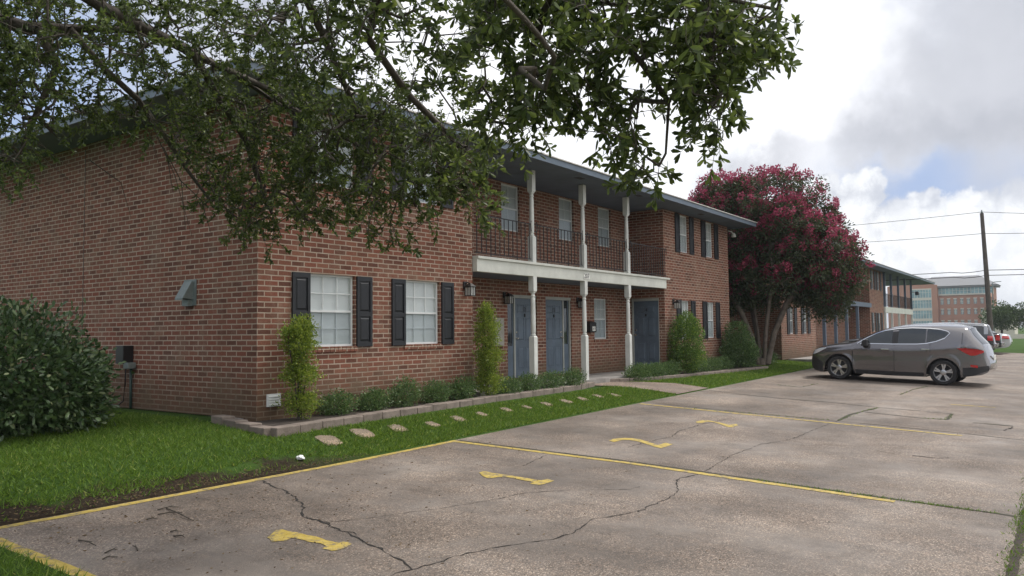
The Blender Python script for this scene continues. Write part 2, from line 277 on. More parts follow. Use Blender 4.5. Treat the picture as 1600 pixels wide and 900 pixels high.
MT = dict(
 brick=brickmat('brick', (.112, .048, .034), (.225, .100, .066), (.43, .35, .28)),
 mortar_joint=mat('sealant', (.05, .035, .03), .8),
 lot=concretemat('parking_concrete', (.080, .069, .061), (.150, .131, .117), (.245, .220, .199)),
 walk=concretemat('walk_concrete', (.12, .098, .084), (.18, .148, .127), (.24, .21, .185), 60, .9, .5),
 stone=concretemat('stepping_stone', (.13, .105, .078), (.20, .165, .125), (.27, .23, .18), 70, 2.0, .6),
 block=mat('kerb_block', (.13, .105, .088), .9, var=(5, .4, (.25, .205, .175)), bump=(60, .8)),
 slab=mat('slab', (.25, .235, .22), .85, var=(3, .3), bump=(50, .4)),
 ground=groundmat(),
 soil=mat('soil', (.035, .025, .018), .95, var=(9, .5), bump=(40, 1)),
 yellow=mat('yellow_paint', (.34, .24, .030), .7, var=(14, .3, (.50, .38, .10)), bump=(80, .5)),
 crack=mat('crack', (.014, .012, .01), .95),
 tarline=mat('joint_dirt', (.045, .042, .028), .95, var=(12, .6)),
 fascia=mat('slate_blue_paint', (.135, .175, .225), .45, var=(2.5, .15)),
 soffit=mat('soffit_paint', (.12, .15, .19), .7, var=(1.5, .2)),
 drip=mat('drip_edge', (.62, .60, .56), .5, var=(6, .2)),
 shingle=mat('shingle', (.10, .095, .09), .9, var=(30, .4), bump=(40, .8)),
 white=mat('white_paint', (.60, .61, .58), .5, var=(3, .12), bump=(12, .1)),
 beam=mat('offwhite_trim', (.56, .57, .52), .55, var=(2.2, .14), bump=(9, .15)),
 frame=mat('white_window_frame', (.66, .68, .68), .4),
 blind=mat('blind', (.62, .64, .63), .5),
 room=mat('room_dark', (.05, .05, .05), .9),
 pane=glassmat('window_pane', (.97, .98, .98), .035),
 screen=glassmat('screened_pane', (.90, .92, .93), .02),
 shutter=mat('black_shutter', (.009, .011, .015), .5, var=(4, .3)),
 door=mat('blue_door', (.090, .122, .160), .42, var=(3, .18), bump=(10, .08)),
 door_dark=mat('blue_door_shaded', (.028, .040, .066), .42, var=(3, .2)),  # darker copy of the blue door paint, shade put into its colour
 door_beige=mat('beige_door', (.42, .38, .28), .5, var=(3, .1)),
 trim=mat('grey_trim', (.34, .355, .33), .5, var=(3, .12)),
 bluepost=mat('blue_grey_post', (.10, .13, .175), .55, var=(3, .15)),
 iron=mat('black_iron', (.02, .02, .021), .5),
 black=mat('black_metal', (.012, .012, .013), .4),
 lamp_glass=mat('seeded_lamp_glass', (.42, .42, .40), .25, var=(30, .3)),
 brass=mat('handle_metal', (.45, .43, .38), .25, 1.0),
 galv=mat('galvanised', (.19, .225, .22), .5, .35, var=(6, .2)),
 label=mat('label_white', (.72, .72, .68), .6),
 ink=mat('black_lettering', (.012, .012, .014), .5),
 plaque=mat('plaque', (.30, .29, .25), .55, var=(8, .15)),
 greenbox=mat('green_box', (.028, .055, .048), .55, var=(5, .2)),
 bark=mat('oak_bark', (.045, .036, .028), .95, var=(12, .4, (.10, .085, .07)), bump=(35, 1)),
 twig=mat('twig_bark', (.05, .042, .032), .9),
 crepebark=mat('crepe_bark', (.10, .08, .062), .85, var=(6, .3, (.17, .14, .115)), bump=(25, .4)),
 oakleaf=leafmat('oak_leaf', (.030, .050, .014), (.105, .150, .034), (.20, .26, .055), .42, .42, .40),
 bushleaf=leafmat('bush_leaf', (.028, .062, .022), (.085, .135, .048), (.26, .29, .15), .36, .2, .5),
 holly=leafmat('bright_shrub_leaf', (.075, .135, .018), (.23, .30, .045), (.42, .44, .09), .45, .35),
 holly2=leafmat('mid_shrub_leaf', (.045, .10, .020), (.13, .22, .04), (.30, .36, .06), .45, .3),
 lowleaf=leafmat('low_shrub_leaf', (.040, .085, .028), (.11, .18, .058), (.22, .29, .10), .4, .25),
 crepeleaf=leafmat('crepe_leaf', (.030, .046, .024), (.075, .095, .042), (.14, .07, .05), .5, .3),
 flower=leafmat('crepe_flower', (.22, .030, .058), (.38, .070, .12), (.48, .17, .21), .6, .3),
 farleaf=leafmat('far_leaf', (.030, .055, .022), (.070, .11, .040), (.10, .15, .05), .6, .25),
 grass=leafmat('grass_blade', (.050, .105, .012), (.140, .235, .032), (.30, .33, .09), .55, .35, .25),
 drygrass=leafmat('dry_bits', (.08, .055, .03), (.20, .145, .085), None, .8, .1, .1),
 trash=mat('white_plastic', (.75, .76, .76), .4),
 pole=mat('pole_wood', (.10, .085, .075), .9, var=(4, .3), bump=(20, .5)),
 wire=mat('wire', (.03, .03, .032), .6),
 office=mat('office_brick', (.40, .19, .12), .9, var=(.15, .12)),
 officetrim=mat('office_trim', (.62, .58, .50), .8),
 officeglass=mat('office_glass', (.22, .36, .38), .12, .2, var=(.3, .35)),
 officepane=mat('office_pane', (.30, .36, .36), .2, .2, var=(.5, .3)),
 officeroof=mat('office_roof', (.20, .205, .215), .8),
 tyre=mat('tyre', (.016, .016, .017), .75, bump=(60, .3)),
 rim=mat('alloy', (.50, .50, .51), .25, .9),
 carglass=mat('car_glass', (.018, .024, .028), .05, spec=.9),
 carblack=mat('car_plastic', (.022, .022, .024), .6),
 chrome=mat('chrome', (.75, .76, .78), .12, 1.0),
 taillamp=mat('tail_lamp', (.42, .008, .012), .12, coat=1.0),
 headlamp=mat('head_lamp', (.70, .74, .78), .10, .4, coat=1.0),
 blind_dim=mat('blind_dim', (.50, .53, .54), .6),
)
def paint(name, col, rough=.28, metal=.65): return mat(name, col, rough, metal, coat=1.0, var=(1.2, .06))

def wear(m, c2, scale=9, lo=.52, hi=.60):
    nt = m.node_tree; N = nt.nodes; L = nt.links; b = N['Principled BSDF']; src = b.inputs['Base Color'].links[0].from_socket
    tc = N.new('ShaderNodeTexCoord'); n = N.new('ShaderNodeTexNoise'); n.inputs['Scale'].default_value = scale; n.inputs['Detail'].default_value = 9; n.inputs['Roughness'].default_value = .78; L.new(tc.outputs['Object'], n.inputs['Vector'])
    r = N.new('ShaderNodeMapRange'); L.new(n.outputs['Fac'], r.inputs[0]); r.inputs[1].default_value = lo; r.inputs[2].default_value = hi
    mx = N.new('ShaderNodeMix'); mx.data_type = 'RGBA'; L.new(r.outputs[0], mx.inputs[0]); L.new(src, mx.inputs[6]); mx.inputs[7].default_value = (*c2, 1); L.new(mx.outputs[2], b.inputs['Base Color'])
wear(MT['yellow'], (.14, .12, .10), 11, .50, .60)
# ------------------------------------------------------------ object helpers
ORG = {}
def tag(o, label=None, cat=None, group=None, kind=None):
    if label: o['label'] = label
    if cat: o['category'] = cat
    if group: o['group'] = group
    if kind: o['kind'] = kind
    return o
def empty(name, loc, rz=0.0):
    o = bpy.data.objects.new(name, None); COL.objects.link(o); o.location = loc; o.rotation_euler = (0, 0, rz); o.empty_display_size = .2
    ORG[o.name] = (Vector(loc), rz, True); return o
class MB:
    """collects geometry in local coordinates of the thing it belongs to"""
    def __init__(s, T=None): s.v = []; s.f = []; s.T = T or Matrix()
    def add(s, vs, fs):
        k = len(s.v); s.v += [tuple(s.T @ Vector(p)) for p in vs]; s.f += [tuple(i+k for i in f) for f in fs]; return s
    def box(s, x0, x1, y0, y1, z0, z1):
        v = [(x0,y0,z0),(x1,y0,z0),(x1,y1,z0),(x0,y1,z0),(x0,y0,z1),(x1,y0,z1),(x1,y1,z1),(x0,y1,z1)]
        return s.add(v, [(0,3,2,1),(4,5,6,7),(0,1,5,4),(1,2,6,5),(2,3,7,6),(3,0,4,7)])
    def quad(s, a, b, c, d): return s.add([a, b, c, d], [(0, 1, 2, 3)])
    def prism(s, poly, y0, y1, axis='y'):
        """polygon in the x,z plane swept along y (or x,y plane swept along z)"""
        n = len(poly)
        if axis == 'y': v = [(p[0], y0, p[1]) for p in poly] + [(p[0], y1, p[1]) for p in poly]
        elif axis == 'x': v = [(y0, p[0], p[1]) for p in poly] + [(y1, p[0], p[1]) for p in poly]
        else: v = [(p[0], p[1], y0) for p in poly] + [(p[0], p[1], y1) for p in poly]
        return s.add(v, [tuple(range(n)), tuple(range(2*n-1, n-1, -1))] + [(i, i+n, (i+1) % n+n, (i+1) % n) for i in range(n)])
    def lathe(s, prof, cx, cy, n=14, a0=0.0, caps=True):
        v = []; f = []
        for r, z in prof:
            for i in range(n):
                a = a0+2*pi*i/n; v.append((cx+r*cos(a), cy+r*sin(a), z))
        for j in range(len(prof)-1):
            for i in range(n): f.append((j*n+i, j*n+(i+1) % n, (j+1)*n+(i+1) % n, (j+1)*n+i))
        if caps: f.append(tuple(range(n-1, -1, -1))); f.append(tuple((len(prof)-1)*n+i for i in range(n)))
        return s.add(v, f)
    def tube(s, pts, rad, n=6):
        pts = [Vector(p) for p in pts]; v = []; f = []
        rr = rad if isinstance(rad, (list, tuple)) else [rad]*len(pts)
        for i, p in enumerate(pts):
            t = (pts[min(i+1, len(pts)-1)] - pts[max(i-1, 0)]).normalized()
            a = t.orthogonal() if abs(t.z) > .95 else t.cross(Vector((0, 0, 1))); a.normalize(); b = t.cross(a)
            for k in range(n):
                an = 2*pi*k/n; v.append(tuple(p + a*(rr[i]*cos(an)) + b*(rr[i]*sin(an))))
        for j in range(len(pts)-1):
            for k in range(n): f.append((j*n+k, j*n+(k+1) % n, (j+1)*n+(k+1) % n, (j+1)*n+k))
        f.append(tuple(range(n-1, -1, -1))); f.append(tuple((len(pts)-1)*n+k for k in range(n)))
        return s.add(v, f)
    def build(s, name, m, parent=None, smooth=False, bevel=0):
        me = bpy.data.meshes.new(name); me.from_pydata(s.v, [], s.f); me.validate(); me.update()
        bm = bmesh.new(); bm.from_mesh(me); bmesh.ops.recalc_face_normals(bm, faces=bm.faces)
        if bevel: bmesh.ops.bevel(bm, geom=[e for e in bm.edges if e.is_manifold and e.calc_face_angle(0) > .6], offset=bevel, segments=2, affect='EDGES', profile=.5)
        bm.to_mesh(me); bm.free()
        me.materials.append(MT[m] if isinstance(m, str) else m)
        if smooth:
            for p in me.polygons: p.use_smooth = True
            if smooth == 'auto':
                try: me.set_sharp_from_angle(angle=radians(35))
                except Exception: pass
        o = bpy.data.objects.new(name, me); COL.objects.link(o)
        if parent: o.parent = parent
        return o
def npmesh(name, V, F, m, parent=None, smooth=False, loc=None):
    me = bpy.data.meshes.new(name); V = np.asarray(V, dtype=np.float32); F = np.asarray(F, dtype=np.int32)
    if loc is not None: V = V - np.array(loc, dtype=np.float32)
    k = F.shape[1]
    me.vertices.add(len(V)); me.vertices.foreach_set('co', V.ravel()); me.loops.add(F.size); me.loops.foreach_set('vertex_index', F.ravel())
    me.polygons.add(len(F)); me.polygons.foreach_set('loop_start', np.arange(0, F.size, k, dtype=np.int32)); me.polygons.foreach_set('loop_total', np.full(len(F), k, dtype=np.int32))
    me.update(calc_edges=True); me.materials.append(MT[m] if isinstance(m, str) else m)
    if smooth: me.polygons.foreach_set('use_smooth', np.ones(len(F), dtype=bool))
    o = bpy.data.objects.new(name, me); COL.objects.link(o)
    if parent: o.parent = parent
    elif loc is not None: o.location = loc
    return o
def copy_tree(o, parent=None):
    c = o.copy(); COL.objects.link(c)
    if parent: c.parent = parent
    for ch in list(o.children): copy_tree(ch, c)
    return c
def unit(a): return a/np.maximum(np.linalg.norm(a, axis=-1, keepdims=True), 1e-9)
def leaf_arrays(P, Dr, L, Wd, fold=.25, obov=.62):
    """six-point folded leaves; P base points, Dr unit directions"""
    n = len(P); R = RNG.normal(size=(n, 3)); sd_ = unit(np.cross(Dr, R)); nm = np.cross(sd_, Dr)
    L = np.broadcast_to(np.asarray(L, float), (n,))[:, None]; Wd = np.broadcast_to(np.asarray(Wd, float), (n,))[:, None]
    curl = RNG.uniform(-.15, .1, size=(n, 1))
    b = P; t = P + Dr*L + nm*curl*L
    l1 = P + Dr*L*.32 + sd_*Wd*.36 + nm*fold*Wd*.36; r1 = P + Dr*L*.32 - sd_*Wd*.36 + nm*fold*Wd*.36
    l2 = P + Dr*L*(obov+.1) + sd_*Wd*.5 + nm*(fold*Wd*.5+curl*L*.5); r2 = P + Dr*L*(obov+.1) - sd_*Wd*.5 + nm*(fold*Wd*.5+curl*L*.5)
    V = np.stack([b, l1, l2, t, r2, r1], 1).reshape(-1, 3)
    k = (np.arange(n)*6)[:, None]; F = np.concatenate([k+np.array([[0, 3, 2, 1]]), k+np.array([[0, 5, 4, 3]])], 1).reshape(-1, 4)
    return V, F
def quad_leaves(P, Dr, L, Wd):
    n = len(P); R = RNG.normal(size=(n, 3)); s_ = unit(np.cross(Dr, R)); L = np.broadcast_to(np.asarray(L, float), (n,))[:, None]; Wd = np.broadcast_to(np.asarray(Wd, float), (n,))[:, None]
    V = np.stack([P, P+Dr*L*.5+s_*Wd*.5, P+Dr*L, P+Dr*L*.5-s_*Wd*.5], 1).reshape(-1, 3)
    F = (np.arange(n)*4)[:, None]+np.array([[0, 1, 2, 3]]); return V, F
def rdir(n): return unit(RNG.normal(size=(n, 3)))

# ------------------------------------------------------------ terrain
LX0, LX1, LY1 = 2.72, 53.0, 7.5
def zx(x): return .0105*min(max(x-7, 0), 23)
def lotz(x, y):
    if y >= .46: zy = -.031*max(0, 7.5-y)
    else: zy = -.218 + .02*min(.46-y, 9)
    return zx(x)+zy
def sstep(t): t = min(max(t, 0), 1); return t*t*(3-2*t)
def lawnz(x, y):
    ez = zx(x)+.015
    if y < LY1:
        if x < LX0: return lotz(x, y)+.03
        if x > LX1: return .24*sstep((x-LX1)/6)+lotz(x, y)*(1-sstep((x-LX1)/6))
        return lotz(x, y)-.06
    s1 = sstep((y-7.5)/1.3); z = ez*(1-s1)+.29*s1
    return z + .11*min(max((y-8.8)/1.5, 0), 1)
def onLot(x, y, dz=0):
    z = 0.0
    for _ in range(12):
        p = onZ(x, y, z+dz); z = lotz(p.x, p.y)
    return Vector((p.x, p.y, z+dz))
def onLawn(x, y):
    z = .2
    for _ in range(25):
        p = onZ(x, y, z); z = .5*z+.5*lawnz(p.x, p.y)
    return Vector((p.x, p.y, z))
xs = sorted(set([-900, -400, -150, -60, -30, -15, -8] + [round(v, 2) for v in np.arange(-5, 8, .25)] + [round(v, 2) for v in np.arange(8, 36, .5)] + list(range(36, 60, 2)) + [2.70, 2.72, 53, 53.02, 59, 70, 90, 130, 200, 400, 1200]))
ys = sorted(set([-900, -400, -150, -60, -30, -20, -14, -8.5, -4, -1, .46] + [round(v, 2) for v in np.arange(1, 7.4, .5)] + [7.48, 7.5] + [round(v, 2) for v in np.arange(7.6, 12, .13)] + [12.5, 13, 14, 16, 20, 30, 60, 150, 400, 900]))
V = [(x, y, lawnz(x, y)) for y in ys for x in xs]; nx = len(xs)
F = [(j*nx+i, j*nx+i+1, (j+1)*nx+i+1, (j+1)*nx+i) for j in range(len(ys)-1) for i in range(nx-1)]
g = npmesh('ground', V, F, 'ground', smooth=True); tag(g, kind='structure')
# parking lot sheet
lx = [LX0] + [7] + list(range(8, 31)) + [30, LX1]; lx = sorted(set(lx)); ly = [-14, -8.54, -4, .46, 2, 4, 6, LY1]
m = MB(); V = [(x, y, lotz(x, y)) for y in ly for x in lx]; n_ = len(lx)
m.add(V, [(j*n_+i, j*n_+i+1, (j+1)*n_+i+1, (j+1)*n_+i) for j in range(len(ly)-1) for i in range(n_-1)])
def skirt(a, b): m.quad((a[0], a[1], lotz(*a)), (b[0], b[1], lotz(*b)), (b[0], b[1], lotz(*b)-.15), (a[0], a[1], lotz(*a)-.15))
for i in range(n_-1): skirt((lx[i], LY1), (lx[i+1], LY1))
for j in range(len(ly)-1): skirt((LX0, ly[j]), (LX0, ly[j+1])); skirt((LX1, ly[j]), (LX1, ly[j+1]))
tag(m.build('parking_lot', 'lot'), kind='structure')

def drape_strip(P, w, dz, jit=0.0, step=.25, wj=0.0):
    """ribbon on the lot following points P=[(x,y)]"""
    Q = []
    for a, b in zip(P[:-1], P[1:]):
        a = Vector(a); b = Vector(b); n = max(1, int((b-a).length/step))
        for k in range(n): Q.append(a+(b-a)*(k/n))
    Q.append(Vector(P[-1])); m = MB(); v = []
    for i, q in enumerate(Q):
        t = (Q[min(i+1, len(Q)-1)]-Q[max(i-1, 0)]).normalized(); nrm = Vector((-t.y, t.x)); q = q+nrm*random.uniform(-jit, jit)
        ww = w*.5*(1+random.uniform(-wj, wj))
        for s_ in (1, -1):
            p = q+nrm*s_*ww; v.append((p.x, p.y, lotz(p.x, p.y)+dz))
    m.add(v, [(2*i, 2*i+1, 2*i+3, 2*i+2) for i in range(len(Q)-1)]); return m
def LP(pts): return [tuple(onLot(*p).xy) for p in pts]
# yellow bay lines
tag(drape_strip([(2.72, 7.44)]+[(3.5, 7.42), (9.0, 7.44)], .10, .004, 0, .3, .12).build('yellow_line', 'yellow'), kind='structure')
tag(drape_strip(LP([(712, 690), (980, 723.4), (1398, 784)]), .105, .0044, .003, .3, .1).build('yellow_line', 'yellow'), kind='structure')
tag(drape_strip(LP([(1000, 631), (1160, 647), (1300, 661), (1503, 681)]), .10, .0044, .003, .3, .15).build('yellow_line', 'yellow'), kind='structure')
tag(drape_strip(LP([(1485, 632), (1555, 637)]), .08, .0044, .003, .3, .3).build('yellow_line', 'yellow'), kind='structure')
tag(drape_strip([(2.80, 7.36), (2.78, 6.9), (2.72+.06, 5.3), (2.78, 3.5)], .13, .0048, 0, .3, .08).build('yellow_line', 'yellow'), kind='structure')
# painted bay numbers (1 1 / 2 2)
def Z(pts, x0, y0, s): return [(x0+p[0]/s, y0+p[1]/s) for p in pts]
def numeral(pts):
    P = [onLot(*p, .0046) for p in pts]; me = bpy.data.meshes.new('painted_number'); bm = bmesh.new()
    vs = []
    for i, p in enumerate(P):
        q = P[(i+1) % len(P)]; n = max(1, int((q-p).length/.05))
        for k in range(n):
            w = p.lerp(q, k/n) + Vector((random.uniform(-.006, .006), random.uniform(-.006, .006), 0)); w.z = lotz(w.x, w.y)+.0046; vs.append(bm.verts.new(w))
    fc = bm.faces.new(vs); bmesh.ops.triangulate(bm, faces=[fc]); bmesh.ops.recalc_face_normals(bm, faces=bm.faces)
    bm.to_mesh(me); bm.free(); me.materials.append(MT['yellow']); o = bpy.data.objects.new('painted_number', me); COL.objects.link(o); tag(o, kind='structure')
numeral(Z([(90,295),(150,225),(230,180),(310,172),(420,200),(540,215),(700,258),(860,290),(1000,338),(1150,368),(1290,350),(1340,375),(1400,395),(1290,455),(1180,492),(1080,505),(1010,490),(940,470),(1010,430),(900,388),(720,360),(560,318),(440,300),(370,345),(250,355),(150,365)], 410, 810, 10))
numeral(Z([(100,155),(160,128),(230,132),(330,158),(430,172),(560,185),(740,215),(900,240),(1060,270),(1200,290),(1330,265),(1440,298),(1330,335),(1210,368),(1110,372),(1010,345),(1080,325),(900,290),(700,250),(540,225),(430,230),(340,248),(240,245),(170,215)], 740, 725, 11.43))
numeral(Z([(155,245),(250,205),(360,192),(500,188),(640,194),(780,212),(900,245),(1010,282),(1180,340),(1320,292),(1500,308),(1380,358),(1240,402),(1100,372),(960,325),(820,275),(700,245),(560,228),(420,232),(335,255),(260,272)], 940, 670, 13.33))
numeral(Z([(210,260),(290,222),(420,208),(560,210),(700,232),(850,262),(1000,298),(1150,335),(1350,305),(1390,345),(1240,398),(1130,398),(1000,355),(860,300),(720,262),(580,240),(470,255),(380,282),(280,285)], 1075, 645, 17.78))
# cracks and slab joints
def crack(pts, w=.02, jit=.018):
    P = LP(pts); tag(drape_strip(P, w*.72, .0036, jit, .06, .9).build('crack', 'crack'), kind='structure')
Z5 = lambda pts: Z(pts, 980, 580, 2.581); Z4 = lambda pts: Z(pts, 380, 600, 2.581)
crack(Z4([(70,390),(150,425),(215,455),(240,500),(245,535),(300,552),(350,575),(430,605),(470,630),(520,650),(580,680),(640,715),(690,748)]), .022, .022)
crack(Z4([(245,535),(260,545),(330,555),(370,590),(440,600),(480,640)]), .010, .02)
crack(Z4([(350,555),(450,548),(520,540),(620,525),(780,505),(900,485),(1000,470),(1130,440),(1300,430),(1560,425),(1600,415)]), .009, .012)
crack(Z4([(560,785),(620,765),(700,745),(880,690),(1000,665),(1150,640),(1250,625),(1320,605),(1380,570),(1410,545),(1480,535),(1600,515)]), .014, .014)
crack(Z5([(45,565),(130,530),(185,500),(205,485),(195,450),(215,430),(270,420)]), .016, .02)
crack(Z5([(270,420),(330,395),(350,385),(420,340),(540,295),(640,280),(700,260),(780,225),(850,200)]), .012, .016)
crack(Z5([(0,308),(80,285),(180,265),(210,240),(300,215),(420,190)]), .014, .016)
crack(Z4([(1130,330),(1180,305),(1230,285)]), .010, .02)
crack(Z4([(155,475),(190,465)]), .01, .02); crack(Z5([(700,290),(960,310),(1130,345)]), .007, .01)
crack(Z5([(600,55),(700,65),(770,50)]), .03, .02); crack(Z5([(1100,95),(1150,75),(1210,62)]), .03, .02); crack(Z5([(1520,240),(1560,225)]), .03, .03)
crack(Z5([(1150,340),(1250,352),(1300,350)]), .03, .02); crack(Z5([(270,80),(480,98),(700,118),(880,130)]), .02, .015)
def joint(pts, w=.035): tag(drape_strip(LP(pts), w, .0034, .006, .15, .5).build('slab_joint', 'tarline'), kind='structure')
joint([(716, 688), (980, 720.5), (1398, 780), (1560, 803), (1590, 808)], .045); joint([(1003, 628), (1160, 644), (1300, 657), (1503, 677), (1600, 688)], .03)
joint(Z5([(330,78),(600,108),(780,122),(1010,146),(1190,162),(1310,172)]), .035)
joint(Z5([(850,200),(900,175),(960,160),(1010,148)]), .06); joint(Z5([(960,165),(1080,178),(1190,190),(1290,196),(1310,172)]), .05); joint(Z5([(1395,208),(1480,215),(1555,222)]), .06)
tag(drape_strip([(3.0, .46), (12, .46)]+[(20, .46), (52, .46)], .075, .0042, .004, .12, .3).build('mossy_joint', 'soil'), kind='structure')
joint([(20.5, -13), (20.5, 7.4)], .03); joint([(31, -13), (31, 7.4)], .04); joint([(41, -13), (41, 7.4)], .05)

# ------------------------------------------------------------ building kit
def frameM(o, u):
    """local (a, out, z): a along u, out = outward normal (to the viewer's side), right-handed as seen from outside"""
    u = Vector((u[0], u[1], 0)).normalized(); n = Vector((u.y, -u.x, 0))
    M = Matrix.Identity(4); M.col[0] = (*u, 0); M.col[1] = (*n, 0); M.col[2] = (0, 0, 1, 0); M.col[3] = (*o, 1); return M
def wall_panel(m, T, a0, a1, z0, z1, ops=(), depth=.10):
    """wall with openings (a0,a1,z0,z1), outer face at out=0, with reveals"""
    A = sorted({a0, a1, *[v for o in ops for v in o[:2]]}); Zs = sorted({z0, z1, *[v for o in ops for v in o[2:4]]})
    k = MB()
    for i in range(len(A)-1):
        for j in range(len(Zs)-1):
            ca, cz = (A[i]+A[i+1])/2, (Zs[j]+Zs[j+1])/2
            if any(o[0] < ca < o[1] and o[2] < cz < o[3] for o in ops): continue
            k.quad((A[i], 0, Zs[j]), (A[i+1], 0, Zs[j]), (A[i+1], 0, Zs[j+1]), (A[i], 0, Zs[j+1]))
    for o in ops:
        x0, x1, b, t = o[:4]
        k.quad((x0, 0, b), (x0, -depth, b), (x0, -depth, t), (x0, 0, t)); k.quad((x1, 0, b), (x1, -depth, b), (x1, -depth, t), (x1, 0, t))
        k.quad((x0, 0, b), (x1, 0, b), (x1, -depth, b), (x0, -depth, b)); k.quad((x0, 0, t), (x1, 0, t), (x1, -depth, t), (x0, -depth, t))
    m.add([tuple(T @ Vector(p)) for p in k.v], k.f)
def window(par, T, a0, a1, z0, z1, cols=3, dim=False, rec=.07, sill=True, seed=0):
    """single-hung window: frame, muntins, panes, blind"""
    rnd = random.Random(seed+int(a0*100)+int(z0*37)); w = .032
    fr = MB(T); y0, y1 = -rec-.05, -rec+.012
    fr.box(a0, a0+w, y0, y1, z0, z1); fr.box(a1-w, a1, y0, y1, z0, z1); fr.box(a0+w, a1-w, y0, y1, z1-w, z1); fr.box(a0+w, a1-w, y0, y1+.01, z0, z0+w)
    zm = z0+(z1-z0)*.49; fr.box(a0+w, a1-w, y0, y1-.003, zm-.017, zm+.017)
    iw = (a1-a0-2*w)
    fo = fr.build('window', 'frame', par)
    mu = MB(T)
    for (b, t, yy) in ((zm+.017, z1-w, y1-.012), (z0+w, zm-.017, y1-.026)):
        for k in range(1, cols):
            x = a0+w+iw*k/cols; mu.box(x-.007, x+.007, yy-.012, yy, b, t)
        mu.box(a0+w, a1-w, yy-.013, yy-.001, (b+t)/2-.007, (b+t)/2+.007)
    mu.build('muntin', 'frame', fo)
    p1 = MB(T); p1.box(a0+w, a1-w, y1-.020, y1-.016, zm+.017, z1-w); p1.build('pane', 'pane', fo)
    p2 = MB(T); p2.box(a0+w, a1-w, y1-.009, y1-.006, z0+w, zm-.017); p2.build('pane', 'screen' , fo)
    bl = MB(T); z = z1-.03; yb = y1-.05; tilt = rnd.choice((.010, .013, .007))
    while z > z0+.03:
        gapr = rnd.random(); dz = rnd.uniform(-.002, .002)
        bl.quad((a0+.02, yb+.0035, z-.021+dz), (a1-.02, yb+.0035, z-.021-dz), (a1-.02, yb-.0025, z+.005), (a0+.02, yb-.0025, z+.005)); z -= .022
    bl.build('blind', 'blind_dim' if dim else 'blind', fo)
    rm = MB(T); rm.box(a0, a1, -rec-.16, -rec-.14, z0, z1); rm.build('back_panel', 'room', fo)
    if sill:
        sm = MB(T); n = max(3, int((a1-a0+.08)/.078)); x = a0-.04
        for k in range(n): sm.box(x+k*(a1-a0+.08)/n+.004, x+(k+1)*(a1-a0+.08)/n-.004, -.08, .028, z0-.085, z0-.004)
        sm.build('sill', 'brick', fo, bevel=.003)
    return fo
def shutter(par, T, a0, a1, z0, z1):
    m = MB(T); s = .052; d0, d1 = .004, .036
    m.box(a0+s*.8, a1-s*.8, d0, .018, z0+.05, z1-.05)
    m.box(a0, a0+s, d0, d1, z0, z1); m.box(a1-s, a1, d0, d1, z0, z1)
    zm = z0+(z1-z0)*.46
    for b, t in ((z0, z0+.075), (zm-.035, zm+.035), (z1-.075, z1)): m.box(a0+s, a1-s, d0, d1-.0015, b, t)
    for b, t in ((z0+.075, zm-.035), (zm+.035, z1-.075)):
        x0, x1, b, t = a0+s+.016, a1-s-.016, b+.02, t-.02; g = .022
        m.add([(x0,.018,b),(x1,.018,b),(x1,.018,t),(x0,.018,t),(x0+g,.031,b+g),(x1-g,.031,b+g),(x1-g,.031,t-g),(x0+g,.031,t-g)], [(0,1,5,4),(1,2,6,5),(2,3,7,6),(3,0,4,7),(4,5,6,7)])
    return m.build('shutter', 'shutter', par, bevel=.002)
def glyphs(text, T, a, out, z, h, m, name, par, depth=.004):
    """raised characters from a font curve turned into a mesh"""
    cu = bpy.data.curves.new(name, 'FONT'); cu.body = text; cu.size = h*1.38; cu.extrude = depth/2; cu.align_x = 'CENTER'; cu.align_y = 'CENTER'; cu.resolution_u = 3
    to = bpy.data.objects.new(name+'_curve', cu); COL.objects.link(to)
    dg = bpy.context.evaluated_depsgraph_get(); me = bpy.data.meshes.new_from_object(to.evaluated_get(dg)); bpy.data.objects.remove(to); bpy.data.curves.remove(cu)
    R = Matrix(((1, 0, 0, a), (0, 0, 1, out), (0, 1, 0, z), (0, 0, 0, 1)))
    me.transform(T @ R); me.materials.clear(); me.materials.append(MT[m]); me.name = name
    o = bpy.data.objects.new(name, me); COL.objects.link(o); o.parent = par; return o
